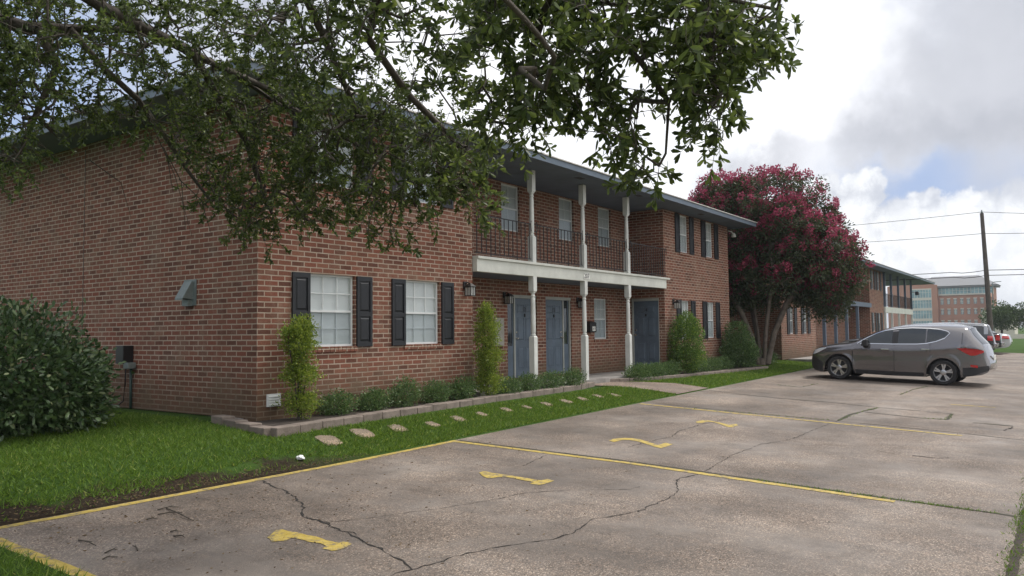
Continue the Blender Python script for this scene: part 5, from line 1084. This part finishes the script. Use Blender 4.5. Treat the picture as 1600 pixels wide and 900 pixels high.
# ------------------------------------------------------------ cars
def interp(pts, x):
    if x <= pts[0][0]: return pts[0][1]
    for (a, b), (c_, d) in zip(pts[:-1], pts[1:]):
        if x <= c_: return b+(d-b)*(x-a)/(c_-a) if c_ > a else d
    return pts[-1][1]
def make_car(name, spec, loc, heading, label, group, pitch=0.0, scale=1.0):
    """car-local: x from nose (0) to tail (L), y half width (left side is -y seen with the nose at the left), z up"""
    top, bot, L, HW = spec['top'], spec['bot'], spec['L'], spec['hw']; wheels = spec['wheels']; R = spec['R']; ar = R+.055; belt = spec['belt']; roofw = spec['roofw']; roofz = max(p[1] for p in top)
    o = tag(empty(name, loc), label, 'car' if 'cat' not in spec else spec['cat'], group)
    T = Matrix.Scale(scale, 4) @ Matrix.Rotation(0, 4, 'Z')
    # rotate so that the nose points along heading; x runs nose->tail, y>0 is the car's right side
    o.rotation_euler = (0, 0, 0)
    Rm = Matrix.Rotation(heading+pi, 4, 'Z') @ Matrix.Rotation(pitch, 4, 'Y') @ Matrix.Scale(scale, 4) @ Matrix.Translation((-L/2, 0, 0))
    xsn = set(np.round(np.concatenate([[0, .01, .03, .06, .1, .15, .2], np.arange(.26, L-.2, .055), [L-.2, L-.15, L-.1, L-.06, L-.03, L-.01, L]]), 3).tolist())
    for c_ in wheels:
        for k in range(0, 19): xsn.add(round(c_-ar*cos(pi*k/18), 3))
    X = sorted(xsn)
    def zt(x): return interp(top, x)
    def zb_(x):
        z = interp(bot, x)
        for c_ in wheels:
            if abs(x-c_) < ar: z = max(z, R*.98+sqrt(max(0, ar*ar-(x-c_)**2)))
        return min(z, zt(x)-.02)
    def hw(x, z, nofil=False):
        f = (x-L/2)/(L/2); w_ = HW*(1-.115*abs(f)**5-.02*f*f)
        for ex, s_ in ((x, 1), (L-x, .7)):
            if ex < .35: w_ -= s_*spec.get('round', .16)*(1-ex/.35)**2
        if z < .45: w_ -= .05*((.45-z)/.3)**2
        bz = interp(belt, x)
        if z > bz-.12:
            t = min(1.0, max(0.0, (z-(bz-.12))/(roofz-bz+.12))); w_ -= (HW-roofw)*(t**1.35)
        # crease line and sill
        w_ += .026*math.exp(-((z-(bz-.15))/.05)**2)-.010*math.exp(-((z-.42)/.06)**2)
        if not nofil:
            d = zt(x)-z; r = spec.get('fil', .09)
            sl = abs(zt(min(L, x+.05))-zt(max(0, x-.05)))/.1; d = d/ sqrt(1+sl*sl)
            if d < r: w_ -= r-sqrt(max(0, r*r-(r-d)**2))
        for c_ in wheels:       # flared arch lip
            q = sqrt((x-c_)**2+(z-R)**2)-ar
            if 0 <= q < .09: w_ += .018*(1-q/.09)
        return max(w_, .05)
    NT = 16; NR = 9; V = []; F = []; rings = []
    for x in X:
        b, t = zb_(x), zt(x); ring = []; hts = [b+(t-b)*(1-(1-k/(NT-1))**1.25) for k in range(NT)]
        for z in hts: ring.append((x, -hw(x, z), z))
        wt = hw(x, t)
        nxv = zt(min(L, x+.04))-zt(max(0, x-.04)); nl = sqrt(nxv*nxv+.0064); nx_, nz_ = -nxv/nl, .08/nl
        if x < .02: nx_, nz_ = -1, 0
        if x > L-.02: nx_, nz_ = 1, 0
        cr = .035+(.07 if x < L/2 else -.005)*(abs(nx_)**2)
        for k in range(1, NR): y = -wt+2*wt*k/NR; c_ = cr*(1-(y/wt)**2); ring.append((x+nx_*c_, y, t+nz_*c_))
        for z in reversed(hts): ring.append((x, hw(x, z), z))
        rings.append(ring)
    n = len(rings[0]); m = MB(Rm)
    for r_ in rings: V += r_
    for i in range(len(rings)-1):
        for k in range(n-1): F.append((i*n+k, i*n+k+1, (i+1)*n+k+1, (i+1)*n+k))
        F.append((i*n+n-1, i*n, (i+1)*n, (i+1)*n+n-1))
    F.append(tuple(range(n))); F.append(tuple((len(rings)-1)*n+k for k in range(n-1, -1, -1)))
    m.add(V, F); body = m.build('body', spec['paint'], o, smooth='auto')
    def topmid(x, y, off):
        t = zt(x); wt = hw(x, t); nxv = zt(min(L, x+.04))-zt(max(0, x-.04)); nl = sqrt(nxv*nxv+.0064); nx_, nz_ = -nxv/nl, .08/nl; cr = .035+(.07 if x < L/2 else -.005)*(abs(nx_)**2); c_ = cr*(1-min(1, (y/wt)**2))+off
        return (x+nx_*c_, y, t+nz_*c_)
    def toppatch(nm, x0, x1, inset, mt, off=.006):
        m = MB(Rm); nx = 14; ny = 9; V = []
        for i in range(nx+1):
            x = x0+(x1-x0)*i/nx; wt = hw(x, zt(x))-inset
            for j in range(ny+1): V.append(topmid(x, -wt+2*wt*j/ny, off))
        m.add(V, [(i*(ny+1)+j, i*(ny+1)+j+1, (i+1)*(ny+1)+j+1, (i+1)*(ny+1)+j) for i in range(nx) for j in range(ny)]); return m.build(nm, mt, o, smooth=True)
    def sidepatch(nm, tp, bp, mt, par, sides=(-1, 1), off=.006, nf=False, step=.05):
        out = []
        for s_ in sides:
            x0, x1 = tp[0][0], tp[-1][0]; nx = max(1, int((x1-x0)/step)); V = []; nz = 4; m = MB(Rm); xs_ = sorted(set([round(x0+(x1-x0)*i/nx, 4) for i in range(nx+1)]+[round(p[0], 4) for p in tp[1:-1]+bp[1:-1] if x0 < p[0] < x1]))
            for x in xs_:
                t = min(interp(tp, x), zt(x)-.005); b = min(interp(bp, x), t)
                for j in range(nz+1): z = b+(t-b)*j/nz; V.append((x, s_*(hw(x, z, nf)+off), z))
            m.add(V, [(i*(nz+1)+j, i*(nz+1)+j+1, (i+1)*(nz+1)+j+1, (i+1)*(nz+1)+j) for i in range(len(xs_)-1) for j in range(nz)]); out.append(m.build(nm, mt, par, smooth=True))
        return out
    for wd in spec['screens']: toppatch(*wd)
    for tp, bp in spec['glass']: sidepatch('side_window', tp, bp, 'carglass', o)
    for nm, tp, bp, mt, off in spec['patches']: sidepatch(nm, tp, bp, mt, o, off=off, step=.04)
    for x0, z0, x1, z1 in spec['seams']:
        if abs(x1-x0) < .3: sidepatch('door_seam', [(min(x0, x1)-.006, z1), (min(x0, x1)+.006, z1)], [(min(x0, x1)-.006, z0), (min(x0, x1)+.006, z0)], 'carblack', o, off=.0025)
    for hx, hz in spec['handles']:
        for s_ in (-1, 1):
            y = s_*(hw(hx, hz)+.012); m = MB(Rm); m.box(hx-.10, hx+.10, y-.014, y+.014, hz-.016, hz+.014); m.build('door_handle', spec.get('handle', 'chrome'), o, bevel=.006)
    mx, mz = spec['mirror']
    for s_ in (-1, 1):
        y = s_*(hw(mx, mz)+.11); m = MB(Rm); m.add([(mx-.02,y-.10,mz-.07),(mx+.14,y-.10,mz-.07),(mx+.14,y+.10,mz-.07),(mx-.02,y+.10,mz-.07),(mx+.03,y-.10,mz+.10),(mx+.14,y-.10,mz+.11),(mx+.14,y+.10,mz+.11),(mx+.03,y+.10,mz+.10)], [(0,3,2,1),(4,5,6,7),(0,1,5,4),(1,2,6,5),(2,3,7,6),(3,0,4,7)])
        m.box(mx, mx+.06, y-s_*.20-.05, y-s_*.20+.12, mz-.07, mz-.02); m.build('mirror', spec.get('mirrormat', 'carblack'), o, bevel=.02)
    # dark liner inside the arches and underbody
    m = MB(Rm); m.box(.5, L-.6, -HW+.30, HW-.30, .26, .55)
    for c_ in wheels: m.box(c_-ar, c_+ar, -HW+.26, HW-.26, .25, R+ar-.05)
    m.build('underbody', 'carblack', o)
    for nm, x0, x1, y0, y1, z0, z1, mt in spec.get('boxes', ()):
        m = MB(Rm); m.box(x0, x1, y0, y1, z0, z1); m.build(nm, mt, o, bevel=.015)
    for c_ in wheels:
        for s_ in (-1, 1):
            yw = s_*(HW-.13); A = Rm @ Matrix.Translation((c_, yw, R)) @ Matrix.Rotation(-s_*pi/2, 4, 'X') @ Matrix.Rotation(.25, 4, 'Z')
            m = MB(A); rr = R*.66; m.lathe([(rr*.96, -.11), (R*.90, -.115), (R*.97, -.09), (R, -.05), (R, .05), (R*.97, .09), (R*.90, .112), (R*.72, .108), (rr, .085)], 0, 0, 40, 0, False); tyr = m.build('wheel', 'tyre', o, smooth='auto')
            m = MB(A); m.lathe([(rr*.5, .0), (rr*.93, .015), (rr*.93, .06), (rr*1.0, .088), (rr*1.045, .094), (rr*1.05, .088)], 0, 0, 40, 0, False); m.lathe([(rr*.9, .0), (.01, .0)], 0, 0, 40, 0, False); m.build('rim_barrel', 'carblack', tyr, smooth='auto')
            m = MB(A); ns = spec.get('spokes', 5)
            for i in range(ns):
                for dlt in ((-.16, .16) if spec.get('double', True) else (0,)):
                    an = 2*pi*i/ns; ca, sa = cos(an), sin(an); a2 = an+dlt; ca2, sa2 = cos(a2), sin(a2); ww = .020 if spec.get('double', True) else .035
                    q0 = Vector((ca*.05, sa*.05, .085)); q1 = Vector((ca2*rr*.98, sa2*rr*.98, .088)); pv = Vector((-sa2, ca2, 0))*ww
                    m.add([tuple(q0-pv), tuple(q0+pv), tuple(q1+pv*1.15), tuple(q1-pv*1.15)]+[tuple(v-Vector((0, 0, .035))) for v in (q0-pv, q0+pv, q1+pv*1.15, q1-pv*1.15)], [(0,1,2,3),(0,4,5,1),(1,5,6,2),(2,6,7,3),(3,7,4,0)])
            m.lathe([(.075, .05), (.075, .09), (.05, .098), (.01, .10)], 0, 0, 20); m.lathe([(rr*.96, .075), (rr*1.0, .092), (rr*1.06, .094), (rr*1.07, .084)], 0, 0, 40, 0, False); m.build('rim', 'rim', tyr, bevel=0)
    return o
PT = dict(grey=paint('bronze_grey_paint', (.175, .168, .174), .2, .75), silver=paint('silver_paint', (.28, .29, .31), .28, .7), dark=paint('charcoal_paint', (.03, .032, .036), .25, .5), black=paint('black_paint', (.012, .012, .013), .2, .2), white=paint('white_car_paint', (.36, .38, .37), .3, .0), bronze2=paint('tan_paint', (.10, .10, .10), .3, .6))
SUV = dict(L=4.69, hw=.93, roofw=.66, R=.362, wheels=(.86, 3.53), fil=.10, round=.20, paint=PT['grey'],
 top=[(0, .62), (.012, .70), (.05, .80), (.12, .88), (.25, .95), (.45, 1.01), (.75, 1.065), (1.05, 1.10), (1.22, 1.14), (1.45, 1.27), (1.75, 1.43), (2.0, 1.54), (2.25, 1.615), (2.6, 1.665), (3.0, 1.68), (3.4, 1.69), (3.75, 1.685), (4.02, 1.665), (4.14, 1.64), (4.16, 1.56), (4.28, 1.40), (4.42, 1.25), (4.50, 1.16), (4.56, 1.08), (4.58, .99), (4.60, .86), (4.66, .76), (4.69, .62)],
 bot=[(0, .50), (.03, .34), (.12, .24), (.35, .20), (.8, .20), (1.3, .215), (2.2, .20), (3.1, .215), (3.9, .24), (4.2, .29), (4.5, .34), (4.64, .42), (4.69, .55)],
 belt=[(0, .9), (1.2, 1.08), (2.5, 1.12), (3.4, 1.17), (4.1, 1.26), (4.69, 1.2)],
 screens=[('windshield', 1.27, 2.18, .10, 'carglass'), ('rear_window', 4.14, 4.48, .12, 'carglass')],
 glass=[([(1.50, 1.20), (1.62, 1.29), (1.85, 1.42), (2.05, 1.50), (2.27, 1.555)], [(1.50, 1.135), (2.27, 1.145)]),
        ([(2.42, 1.575), (2.75, 1.60), (3.10, 1.595)], [(2.42, 1.15), (2.9, 1.165), (3.10, 1.185)]),
        ([(3.13, 1.595), (3.40, 1.575), (3.58, 1.53), (3.63, 1.50)], [(3.13, 1.19), (3.35, 1.26), (3.55, 1.36), (3.63, 1.46)])],
 patches=[('window_trim', [(1.36, 1.13), (1.60, 1.305), (1.85, 1.452), (2.05, 1.532), (2.4, 1.60), (2.75, 1.628), (3.15, 1.624), (3.42, 1.603), (3.62, 1.548), (3.67, 1.50)], [(1.36, 1.11), (1.60, 1.285), (1.85, 1.435), (2.05, 1.515), (2.4, 1.583), (2.75, 1.611), (3.15, 1.607), (3.42, 1.586), (3.62, 1.53), (3.67, 1.485)], 'chrome', .008),
          ('window_trim', [(1.44, 1.135), (2.3, 1.143), (2.9, 1.163), (3.12, 1.187), (3.36, 1.255), (3.56, 1.355), (3.68, 1.50)], [(1.44, 1.117), (2.3, 1.124), (2.9, 1.143), (3.12, 1.165), (3.36, 1.232), (3.56, 1.33), (3.68, 1.485)], 'chrome', .008),
          ('pillar', [(2.27, 1.575), (2.42, 1.595)], [(2.27, 1.145), (2.42, 1.15)], 'carblack', .005),
          ('tail_light', [(3.89, 1.065), (4.10, 1.075), (4.35, 1.06), (4.54, 1.02)], [(3.89, 1.055), (4.06, .95), (4.22, .875), (4.33, .875), (4.54, .965)], 'taillamp', .010),
          ('headlight', [(.05, .80), (.14, .875), (.34, .945), (.50, .965)], [(.05, .74), (.14, .745), (.30, .82), (.50, .945)], 'headlamp', .008),
          ('lower_cladding', [(1.32, .335), (2.2, .325), (3.06, .335)], [(1.32, .215), (2.2, .20), (3.06, .22)], 'carblack', .006),
          ('bumper_reflector', [(4.22, .62), (4.40, .60)], [(4.22, .56), (4.40, .53)], 'taillamp', .006),
          ('lower_cladding', [(4.02, .52), (4.3, .54), (4.66, .60)], [(4.02, .27), (4.3, .31), (4.66, .47)], 'carblack', .005),
          ('lower_cladding', [(.03, .70), (.15, .66), (.40, .52)], [(.03, .36), (.15, .25), (.40, .22)], 'carblack', .005),
          ('fuel_cap', [(3.53, 1.0), (3.60, 1.025), (3.68, 1.0)], [(3.53, .90), (3.60, .875), (3.68, .90)], PT['grey'], .004),
          ('crease', [(1.3, .50), (2.9, .50)], [(1.3, .47), (2.9, .47)], PT['grey'], .012)],
 seams=[(1.24, .33, 1.24, 1.08), (2.33, .30, 2.33, 1.14), (3.22, .80, 3.22, 1.19), (4.0, 1.08, 4.0, 1.5)], handles=[(2.10, .97), (3.12, 1.01)], mirror=(1.52, 1.13),
 boxes=[('licence_plate', 4.70, 4.715, -.16, .16, .74, .89, 'label')])
def zscale(sp, k, xr=None):
    """squash a car's heights by k; shorten everything behind x=xr[0] by xr[1]"""
    f = (lambda x: x if not xr or x < xr[0] else xr[0]+(x-xr[0])*xr[1]); P = lambda L: [(f(a), b*k) for a, b in L]; q = dict(sp)
    q['L'] = f(sp['L']); q['wheels'] = tuple(f(w) for w in sp['wheels']); q['top'] = P(sp['top']); q['bot'] = P(sp['bot']); q['belt'] = P(sp['belt']); q['glass'] = [(P(a), P(b)) for a, b in sp['glass']]
    q['screens'] = [(a, f(b), f(c_), d, e) for a, b, c_, d, e in sp['screens']]; q['patches'] = [(a, P(b), P(c_), d, e) for a, b, c_, d, e in sp['patches']]; q['seams'] = [(f(a), b*k, f(c_), d*k) for a, b, c_, d in sp['seams']]
    q['handles'] = P(sp['handles']); q['mirror'] = (f(sp['mirror'][0]), sp['mirror'][1]*k); q['boxes'] = [(a, f(b), f(c_), d, e, g_*k, h*k, i) for a, b, c_, d, e, g_, h, i in sp['boxes']]; q['R'] = sp['R']*k; return q
SUV0 = SUV; SUV = zscale(SUV0, .935, (3.7, .90))
# contact points of the near wheels in the photograph place the car
pf = onLot(1311, 593); pr = onLot(1474, 602.5); ax = (pf-pr); hd = atan2(ax.y, ax.x); wb = ax.length; sc = wb/2.67
ctr = (pf+pr)*.5+Vector((cos(hd-pi/2), sin(hd-pi/2), 0))*(.88*sc) - Vector((cos(hd), sin(hd), 0))*((SUV['L']/2-(.86+3.53)/2)*sc)
print('SUV', pf, pr, degrees(hd), wb, sc, ctr)
ctr.z = lotz(ctr.x, ctr.y)-.0
make_car('parked_suv', SUV, ctr, hd, 'metallic brown grey SUV with chrome window line, parked nearest, nose towards the houses', 'cars parked in front of the houses', atan2(pf.z-pr.z, wb), sc)
S2 = dict(SUV); S2.update(paint=PT['bronze2'], boxes=[('licence_plate', SUV['L']+.01, SUV['L']+.025, -.16, .16, .70, .83, 'label')])
cx = 31.5; make_car('parked_suv', S2, (cx, 5.0, lotz(cx, 4.75)), radians(90), 'silver tan SUV mostly hidden behind the brown grey one', 'cars parked in front of the houses', 0.03, 1.0)
BIG = dict(L=5.3, hw=1.0, roofw=.80, R=.40, wheels=(1.0, 4.1), fil=.09, round=.12, paint=PT['dark'],
 top=[(0, .85), (.02, 1.02), (.08, 1.08), (.4, 1.14), (1.0, 1.19), (1.45, 1.23), (1.8, 1.52), (2.1, 1.78), (2.35, 1.86), (3.2, 1.90), (4.4, 1.88), (4.85, 1.84), (4.98, 1.78), (5.08, 1.45), (5.18, 1.18), (5.22, 1.0), (5.24, .80), (5.30, .72), (5.30, .6)],
 bot=[(0, .55), (.08, .38), (.4, .30), (2.5, .30), (4.8, .34), (5.2, .42), (5.3, .56)], belt=[(0, 1.05), (1.5, 1.2), (5.3, 1.24)],
 screens=[('windshield', 1.52, 2.14, .10, 'carglass'), ('rear_window', 4.99, 5.14, .14, 'carglass')],
 glass=[([(1.85, 1.42), (2.15, 1.70), (2.75, 1.75)], [(1.85, 1.26), (2.75, 1.27)]), ([(2.85, 1.755), (3.65, 1.765)], [(2.85, 1.27), (3.65, 1.28)]), ([(3.80, 1.76), (4.55, 1.745), (4.80, 1.70)], [(3.80, 1.28), (4.80, 1.30)])],
 patches=[('roof_panel', [(1.75, 1.45), (2.15, 1.80), (3.2, 1.845), (4.7, 1.82), (4.94, 1.74)], [(1.75, 1.43), (2.15, 1.715), (3.2, 1.775), (4.7, 1.755), (4.94, 1.66)], PT['silver'], .005), ('pillar_panel', [(3.66, 1.80), (3.79, 1.80)], [(3.66, 1.28), (3.79, 1.28)], PT['silver'], .006), ('pillar_panel', [(4.80, 1.72), (4.98, 1.66)], [(4.80, 1.28), (5.05, 1.28)], PT['silver'], .006),
          ('tail_light', [(4.95, 1.20), (5.17, 1.18)], [(4.95, .92), (5.20, .90)], 'taillamp', .012), ('side_trim', [(1.5, .78), (3.6, .80)], [(1.5, .72), (3.6, .74)], 'chrome', .01), ('lower_cladding', [(4.55, .62), (5.25, .66)], [(4.55, .36), (5.25, .50)], PT['silver'], .006)],
 seams=[(1.6, .4, 1.6, 1.2), (2.8, .4, 2.8, 1.25), (3.72, .7, 3.72, 1.25)], handles=[(2.62, 1.08), (3.5, 1.09)], mirror=(1.85, 1.28), spokes=6, double=False, cat='car',
 boxes=[('bumper', 5.20, 5.38, -.9, .9, .55, .75, 'chrome')])
cx = 46.5; make_car('parked_suv', zscale(BIG, .86), (cx, 5.95, lotz(cx, 5.9)), radians(92), 'two tone black and silver full size SUV in the middle of the parked row', 'cars parked in front of the houses', .03, 1.0)
PK = dict(BIG); PK.update(L=5.6, wheels=(1.0, 4.5), paint=PT['black'], cat='pickup truck',
 top=[(0, .85), (.02, 1.02), (.08, 1.08), (.4, 1.14), (1.0, 1.19), (1.45, 1.23), (1.8, 1.52), (2.1, 1.78), (2.35, 1.86), (3.2, 1.87), (3.5, 1.82), (3.66, 1.30), (3.70, 1.27), (5.2, 1.28), (5.44, 1.28), (5.50, 1.24), (5.52, .8), (5.60, .74), (5.60, .6)],
 bot=[(0, .55), (.08, .38), (.4, .30), (2.5, .32), (5.0, .40), (5.5, .46), (5.6, .56)], belt=[(0, 1.05), (1.5, 1.2), (5.6, 1.40)],
 screens=[('windshield', 1.52, 2.14, .10, 'carglass'), ('rear_window', 3.51, 3.64, .16, 'carglass')],
 glass=[([(1.85, 1.42), (2.15, 1.70), (2.65, 1.74)], [(1.85, 1.26), (2.65, 1.27)]), ([(2.75, 1.745), (3.35, 1.72)], [(2.75, 1.27), (3.45, 1.28)])],
 patches=[('tail_light', [(5.30, 1.22), (5.48, 1.20)], [(5.30, .88), (5.50, .88)], 'taillamp', .012)], seams=[(1.6, .4, 1.6, 1.2), (2.7, .4, 2.7, 1.25), (3.6, .4, 3.6, 1.25)], handles=[(2.5, 1.08), (3.4, 1.09)],
 boxes=[('bumper', 5.52, 5.70, -.92, .92, .55, .76, 'chrome'), ('tonneau', 3.75, 5.42, -.78, .78, 1.28, 1.33, 'carblack')])
cx = 49.6; make_car('pickup_truck', zscale(PK, .86), (cx, 6.0, lotz(cx, 6)), radians(91), 'black pickup truck with red tail lamp, right of the two tone SUV', 'cars parked in front of the houses', .03, 1.0)
SED = dict(SUV0); SED.update(paint=PT['white'], L=4.69, top=[(0, .60), (.02, .68), (.10, .76), (.5, .86), (1.1, .95), (1.35, 1.0), (1.8, 1.25), (2.2, 1.42), (2.7, 1.47), (3.2, 1.43), (3.7, 1.22), (4.0, 1.07), (4.4, 1.04), (4.58, 1.0), (4.64, .85), (4.69, .62)], belt=[(0, .8), (1.3, .93), (4.69, 1.0)], R=.33, roofw=.60,
 screens=[('windshield', 1.40, 2.15, .10, 'carglass'), ('rear_window', 3.30, 3.92, .12, 'carglass')], glass=[([(1.65, 1.10), (2.2, 1.36), (2.5, 1.385)], [(1.65, .97), (2.5, .97)]), ([(2.58, 1.385), (3.1, 1.36), (3.55, 1.18)], [(2.58, .97), (3.55, 1.03)])],
 patches=[('tail_light', [(4.3, .98), (4.62, .96)], [(4.3, .82), (4.64, .80)], 'taillamp', .01)], seams=[(1.4, .3, 1.4, .95), (2.54, .3, 2.54, .96), (3.4, .6, 3.4, 1.0)], handles=[(2.3, .86), (3.25, .88)], mirror=(1.72, .98), boxes=[('licence_plate', 4.70, 4.715, -.16, .16, .62, .77, 'label')])
cx = 52.0; make_car('parked_sedan', SED, (cx, 5.3, lotz(cx, 5.4)), radians(90), 'pale sedan at the far end of the parked row, beside the field', 'cars parked in front of the houses', .03, 1.0)

# ------------------------------------------------------------ far side: pole, wires, office building, field, road
pb = onX(1549, 515, 60); pt_ = onX(1534, 333, 60); pb.z = .2; pb.x = 60
o = tag(empty('utility_pole', pb), 'dark wooden utility pole leaning left beyond the parked cars', 'utility pole')
k = MB(); top_ = pt_-pb; k.tube([(0, 0, -.4), tuple(top_*.5), tuple(top_)], [.17, .145, .11], 14); k.build('shaft', 'pole', o, smooth='auto')
k = MB(); tt = tuple(top_*.985+Vector((-.15, 0, 0))); k.lathe([(.05, top_.z), (.07, top_.z+.06), (.03, top_.z+.16), (.05, top_.z+.2)], top_.x, top_.y, 8); k.build('insulator', 'galv', o)
def onpole(z): t = (z-pb.z)/top_.z; return pb+top_*t
for i, (z, ul, vl, dl, vr, lb, r_) in enumerate(((9.15, 1290, 353, 62, 331, 'topmost thin wire, running off the tip of the pole', .016), (7.72, 1340, 376, 62, 362, 'second wire from the top of the pole', .016), (5.30, 1420, 428, 62, 420, 'third wire down the pole, thick and slack', .022), (4.96, 1430, 435, 62, 428, 'lowest of the four wires on the pole, thick and wavy', .022))):
    c_ = onpole(z); a = onX(ul, vl, 62); a2 = a+(a-c_)*1.2; b = onX(1600, vr, 59); b2 = b+(b-c_)*4; pts = []
    for q0, q1 in ((a2, c_), (c_, b2)):
        for t in np.linspace(0, 1, 16)[(1 if pts else 0):]:
            q = q0.lerp(q1, t); q.z -= .10*4*t*(1-t)*(1.5 if i < 2 else .6)
            if i >= 2 and q0 is a2 and .8 < t < .98: q.z -= .10*sin((t-.8)/.18*pi)
            pts.append(q-c_)
    k = MB(); k.tube(pts, r_, 5); w_ = k.build('power_line', 'wire'); w_.location = c_; tag(w_, lb, 'wire', 'wires on the utility pole')
# office building, local frame: x across (to the viewer's right), y towards the viewer, origin at its right corner
def office():
    X = 350; o = tag(empty('office_building', (X, 24.9, 1.5)), 'orange brick office block with grey hipped roof, far beyond the parked cars', 'building'); T = frameM((0, 0, 0), (0, -1)); T.col[3] = (0, 0, 0, 1)
    W_, H = 18.6, 14.6; ops = []; m = MB(T)
    cols = [(-W_+.7+i*2.25, -W_+.7+i*2.25+1.0) for i in range(8)]
    rows = [(.9, 2.5), (5.0, 7.0), (9.0, 11.0)]; ops = [(a, b, c_, d) for a, b in cols for c_, d in rows]
    wall_panel(m, T, -W_, 0, -2, 12.5, ops, .25); wall_panel(m, T, -W_, 0, 15.3, 15.5, [], .1)
    m.box(-W_, 0, -14, -.3, -2, 15.3)
    wg = MB(T); wg.prism([(-W_-18, -2), (-W_-.1, -2), (-W_-.1, 16.6), (-W_-9, 19.0), (-W_-18, 16.6)], -12, 2); 
    m.build('wall', 'office', o); wg.build('stair_wing', 'office', o)
    for a, b, c_, d in ops:
        k = MB(T); k.box(a, b, -.22, -.16, c_, d); f = k.build('window', 'officepane', o); k = MB(T); k.box((a+b)/2-.05, (a+b)/2+.05, -.16, -.12, c_, d); k.box(a, b, -.16, -.118, (c_+d)/2-.05, (c_+d)/2+.05); k.build('frame', 'officetrim', f)
        k = MB(T); k.box(a-.1, b+.1, .0, .06, d, d+.35); k.build('lintel', 'officetrim', f)
    k = MB(T); k.box(-W_, 0, -.25, -.05, 13.0, 15.3); gb = k.build('window_band', 'officeglass', o); k = MB(T); k.box(-W_-.02, .05, -.1, .15, 12.5, 13.0)
    for i in range(16): a = -W_+i*W_/15; k.box(a-.06, a+.06, -.05, .03, 13.0, 15.3)
    k.box(-W_, 0, -.05, .04, 14.2, 14.3); k.build('frame', 'officetrim', gb)
    for j in range(4):
        z0 = -.5+j*4.1; k = MB(T); k.box(-W_-9.2, -W_-2.2, 2.02, 2.10, z0, z0+3.1); f = k.build('glazing', 'officeglass', o)
        k = MB(T); k.box(-W_-9.3, -W_-2.1, 2.02, 2.2, z0+3.1, z0+4.1 if j < 3 else z0+3.6)
        for i in range(8): a = -W_-9.2+i*7.0/7; k.box(a-.06, a+.06, 2.1, 2.16, z0, z0+3.1)
        k.box(-W_-9.2, -W_-2.2, 2.1, 2.15, z0+2.0, z0+2.1); k.build('frame', 'officetrim', f)
    z0 = 15.6; k = MB(T); e = 1.3
    k.box(-W_-e, e, -14-e, e, 15.5, 16.1); k.build('eave', 'officeroof', o)
    k = MB(T); k.add([(-W_-8, e+.4, 16.12), (e+.4, e+.4, 16.12), (e+.4, -15.5, 16.12), (-W_-8, -15.5, 16.12), (-W_-3, -7, 20.3), (-5.2, -7, 20.3)], [(0,1,5,4),(1,2,5),(2,3,4,5),(3,0,4)]); k.build('roof', 'officeroof', o)
office()
# low pale sheds and fence line beyond the field
k = MB(); k.box(0, .3, -26, 8.5, -.1, .55); o = k.build('guard_rail', 'officetrim'); o.location = (104, 0, .2); tag(o, 'long pale rail along the far road, behind the field', 'rail')
k = MB(); k.box(0, 7, -900, 400, 0, .02); tag(k.build('far_road', 'walk'), kind='structure'); bpy.data.objects['far_road'].location = (106, 0, .26)
k = MB(); k.box(0, 8, 0, 4, 0, 3.6); k.add([(-.4,-.4,3.6),(-.4,4.4,3.6),(8.4,4.4,3.6),(8.4,-.4,3.6),(-.4,2,4.7),(8.4,2,4.7)], [(0,1,4),(2,3,5),(1,2,5,4),(3,0,4,5)]); o = k.build('house', 'officetrim'); o.location = (135, 7.2, 0); tag(o, 'small pale gabled house half hidden by the far trees', 'building')
pp = onX(1552, 478, 120); k = MB(); k.tube([(0, 0, 0), (0, 0, 7.0), (0, -.1, 7.2), (0, -1.0, 7.25)], [.09, .06, .05, .05], 6); o = k.build('street_lamp', 'galv'); o.location = (120, pp.y, .2); tag(o, 'thin grey street lamp just right of the utility pole', 'street lamp')

# ------------------------------------------------------------ thin humid haze
k = MB(); k.box(-60, 520, -300, 300, -1.6, 60)
hm = bpy.data.materials.new('haze'); hm.use_nodes = True; nt = hm.node_tree
for n_ in list(nt.nodes): nt.nodes.remove(n_)
ho = nt.nodes.new('ShaderNodeOutputMaterial'); hp = nt.nodes.new('ShaderNodeVolumePrincipled'); hp.inputs['Color'].default_value = (.86, .91, 1, 1); hp.inputs['Density'].default_value = .00035; nt.links.new(hp.outputs[0], ho.inputs['Volume'])
o = k.build('haze', hm); tag(o, kind='stuff')
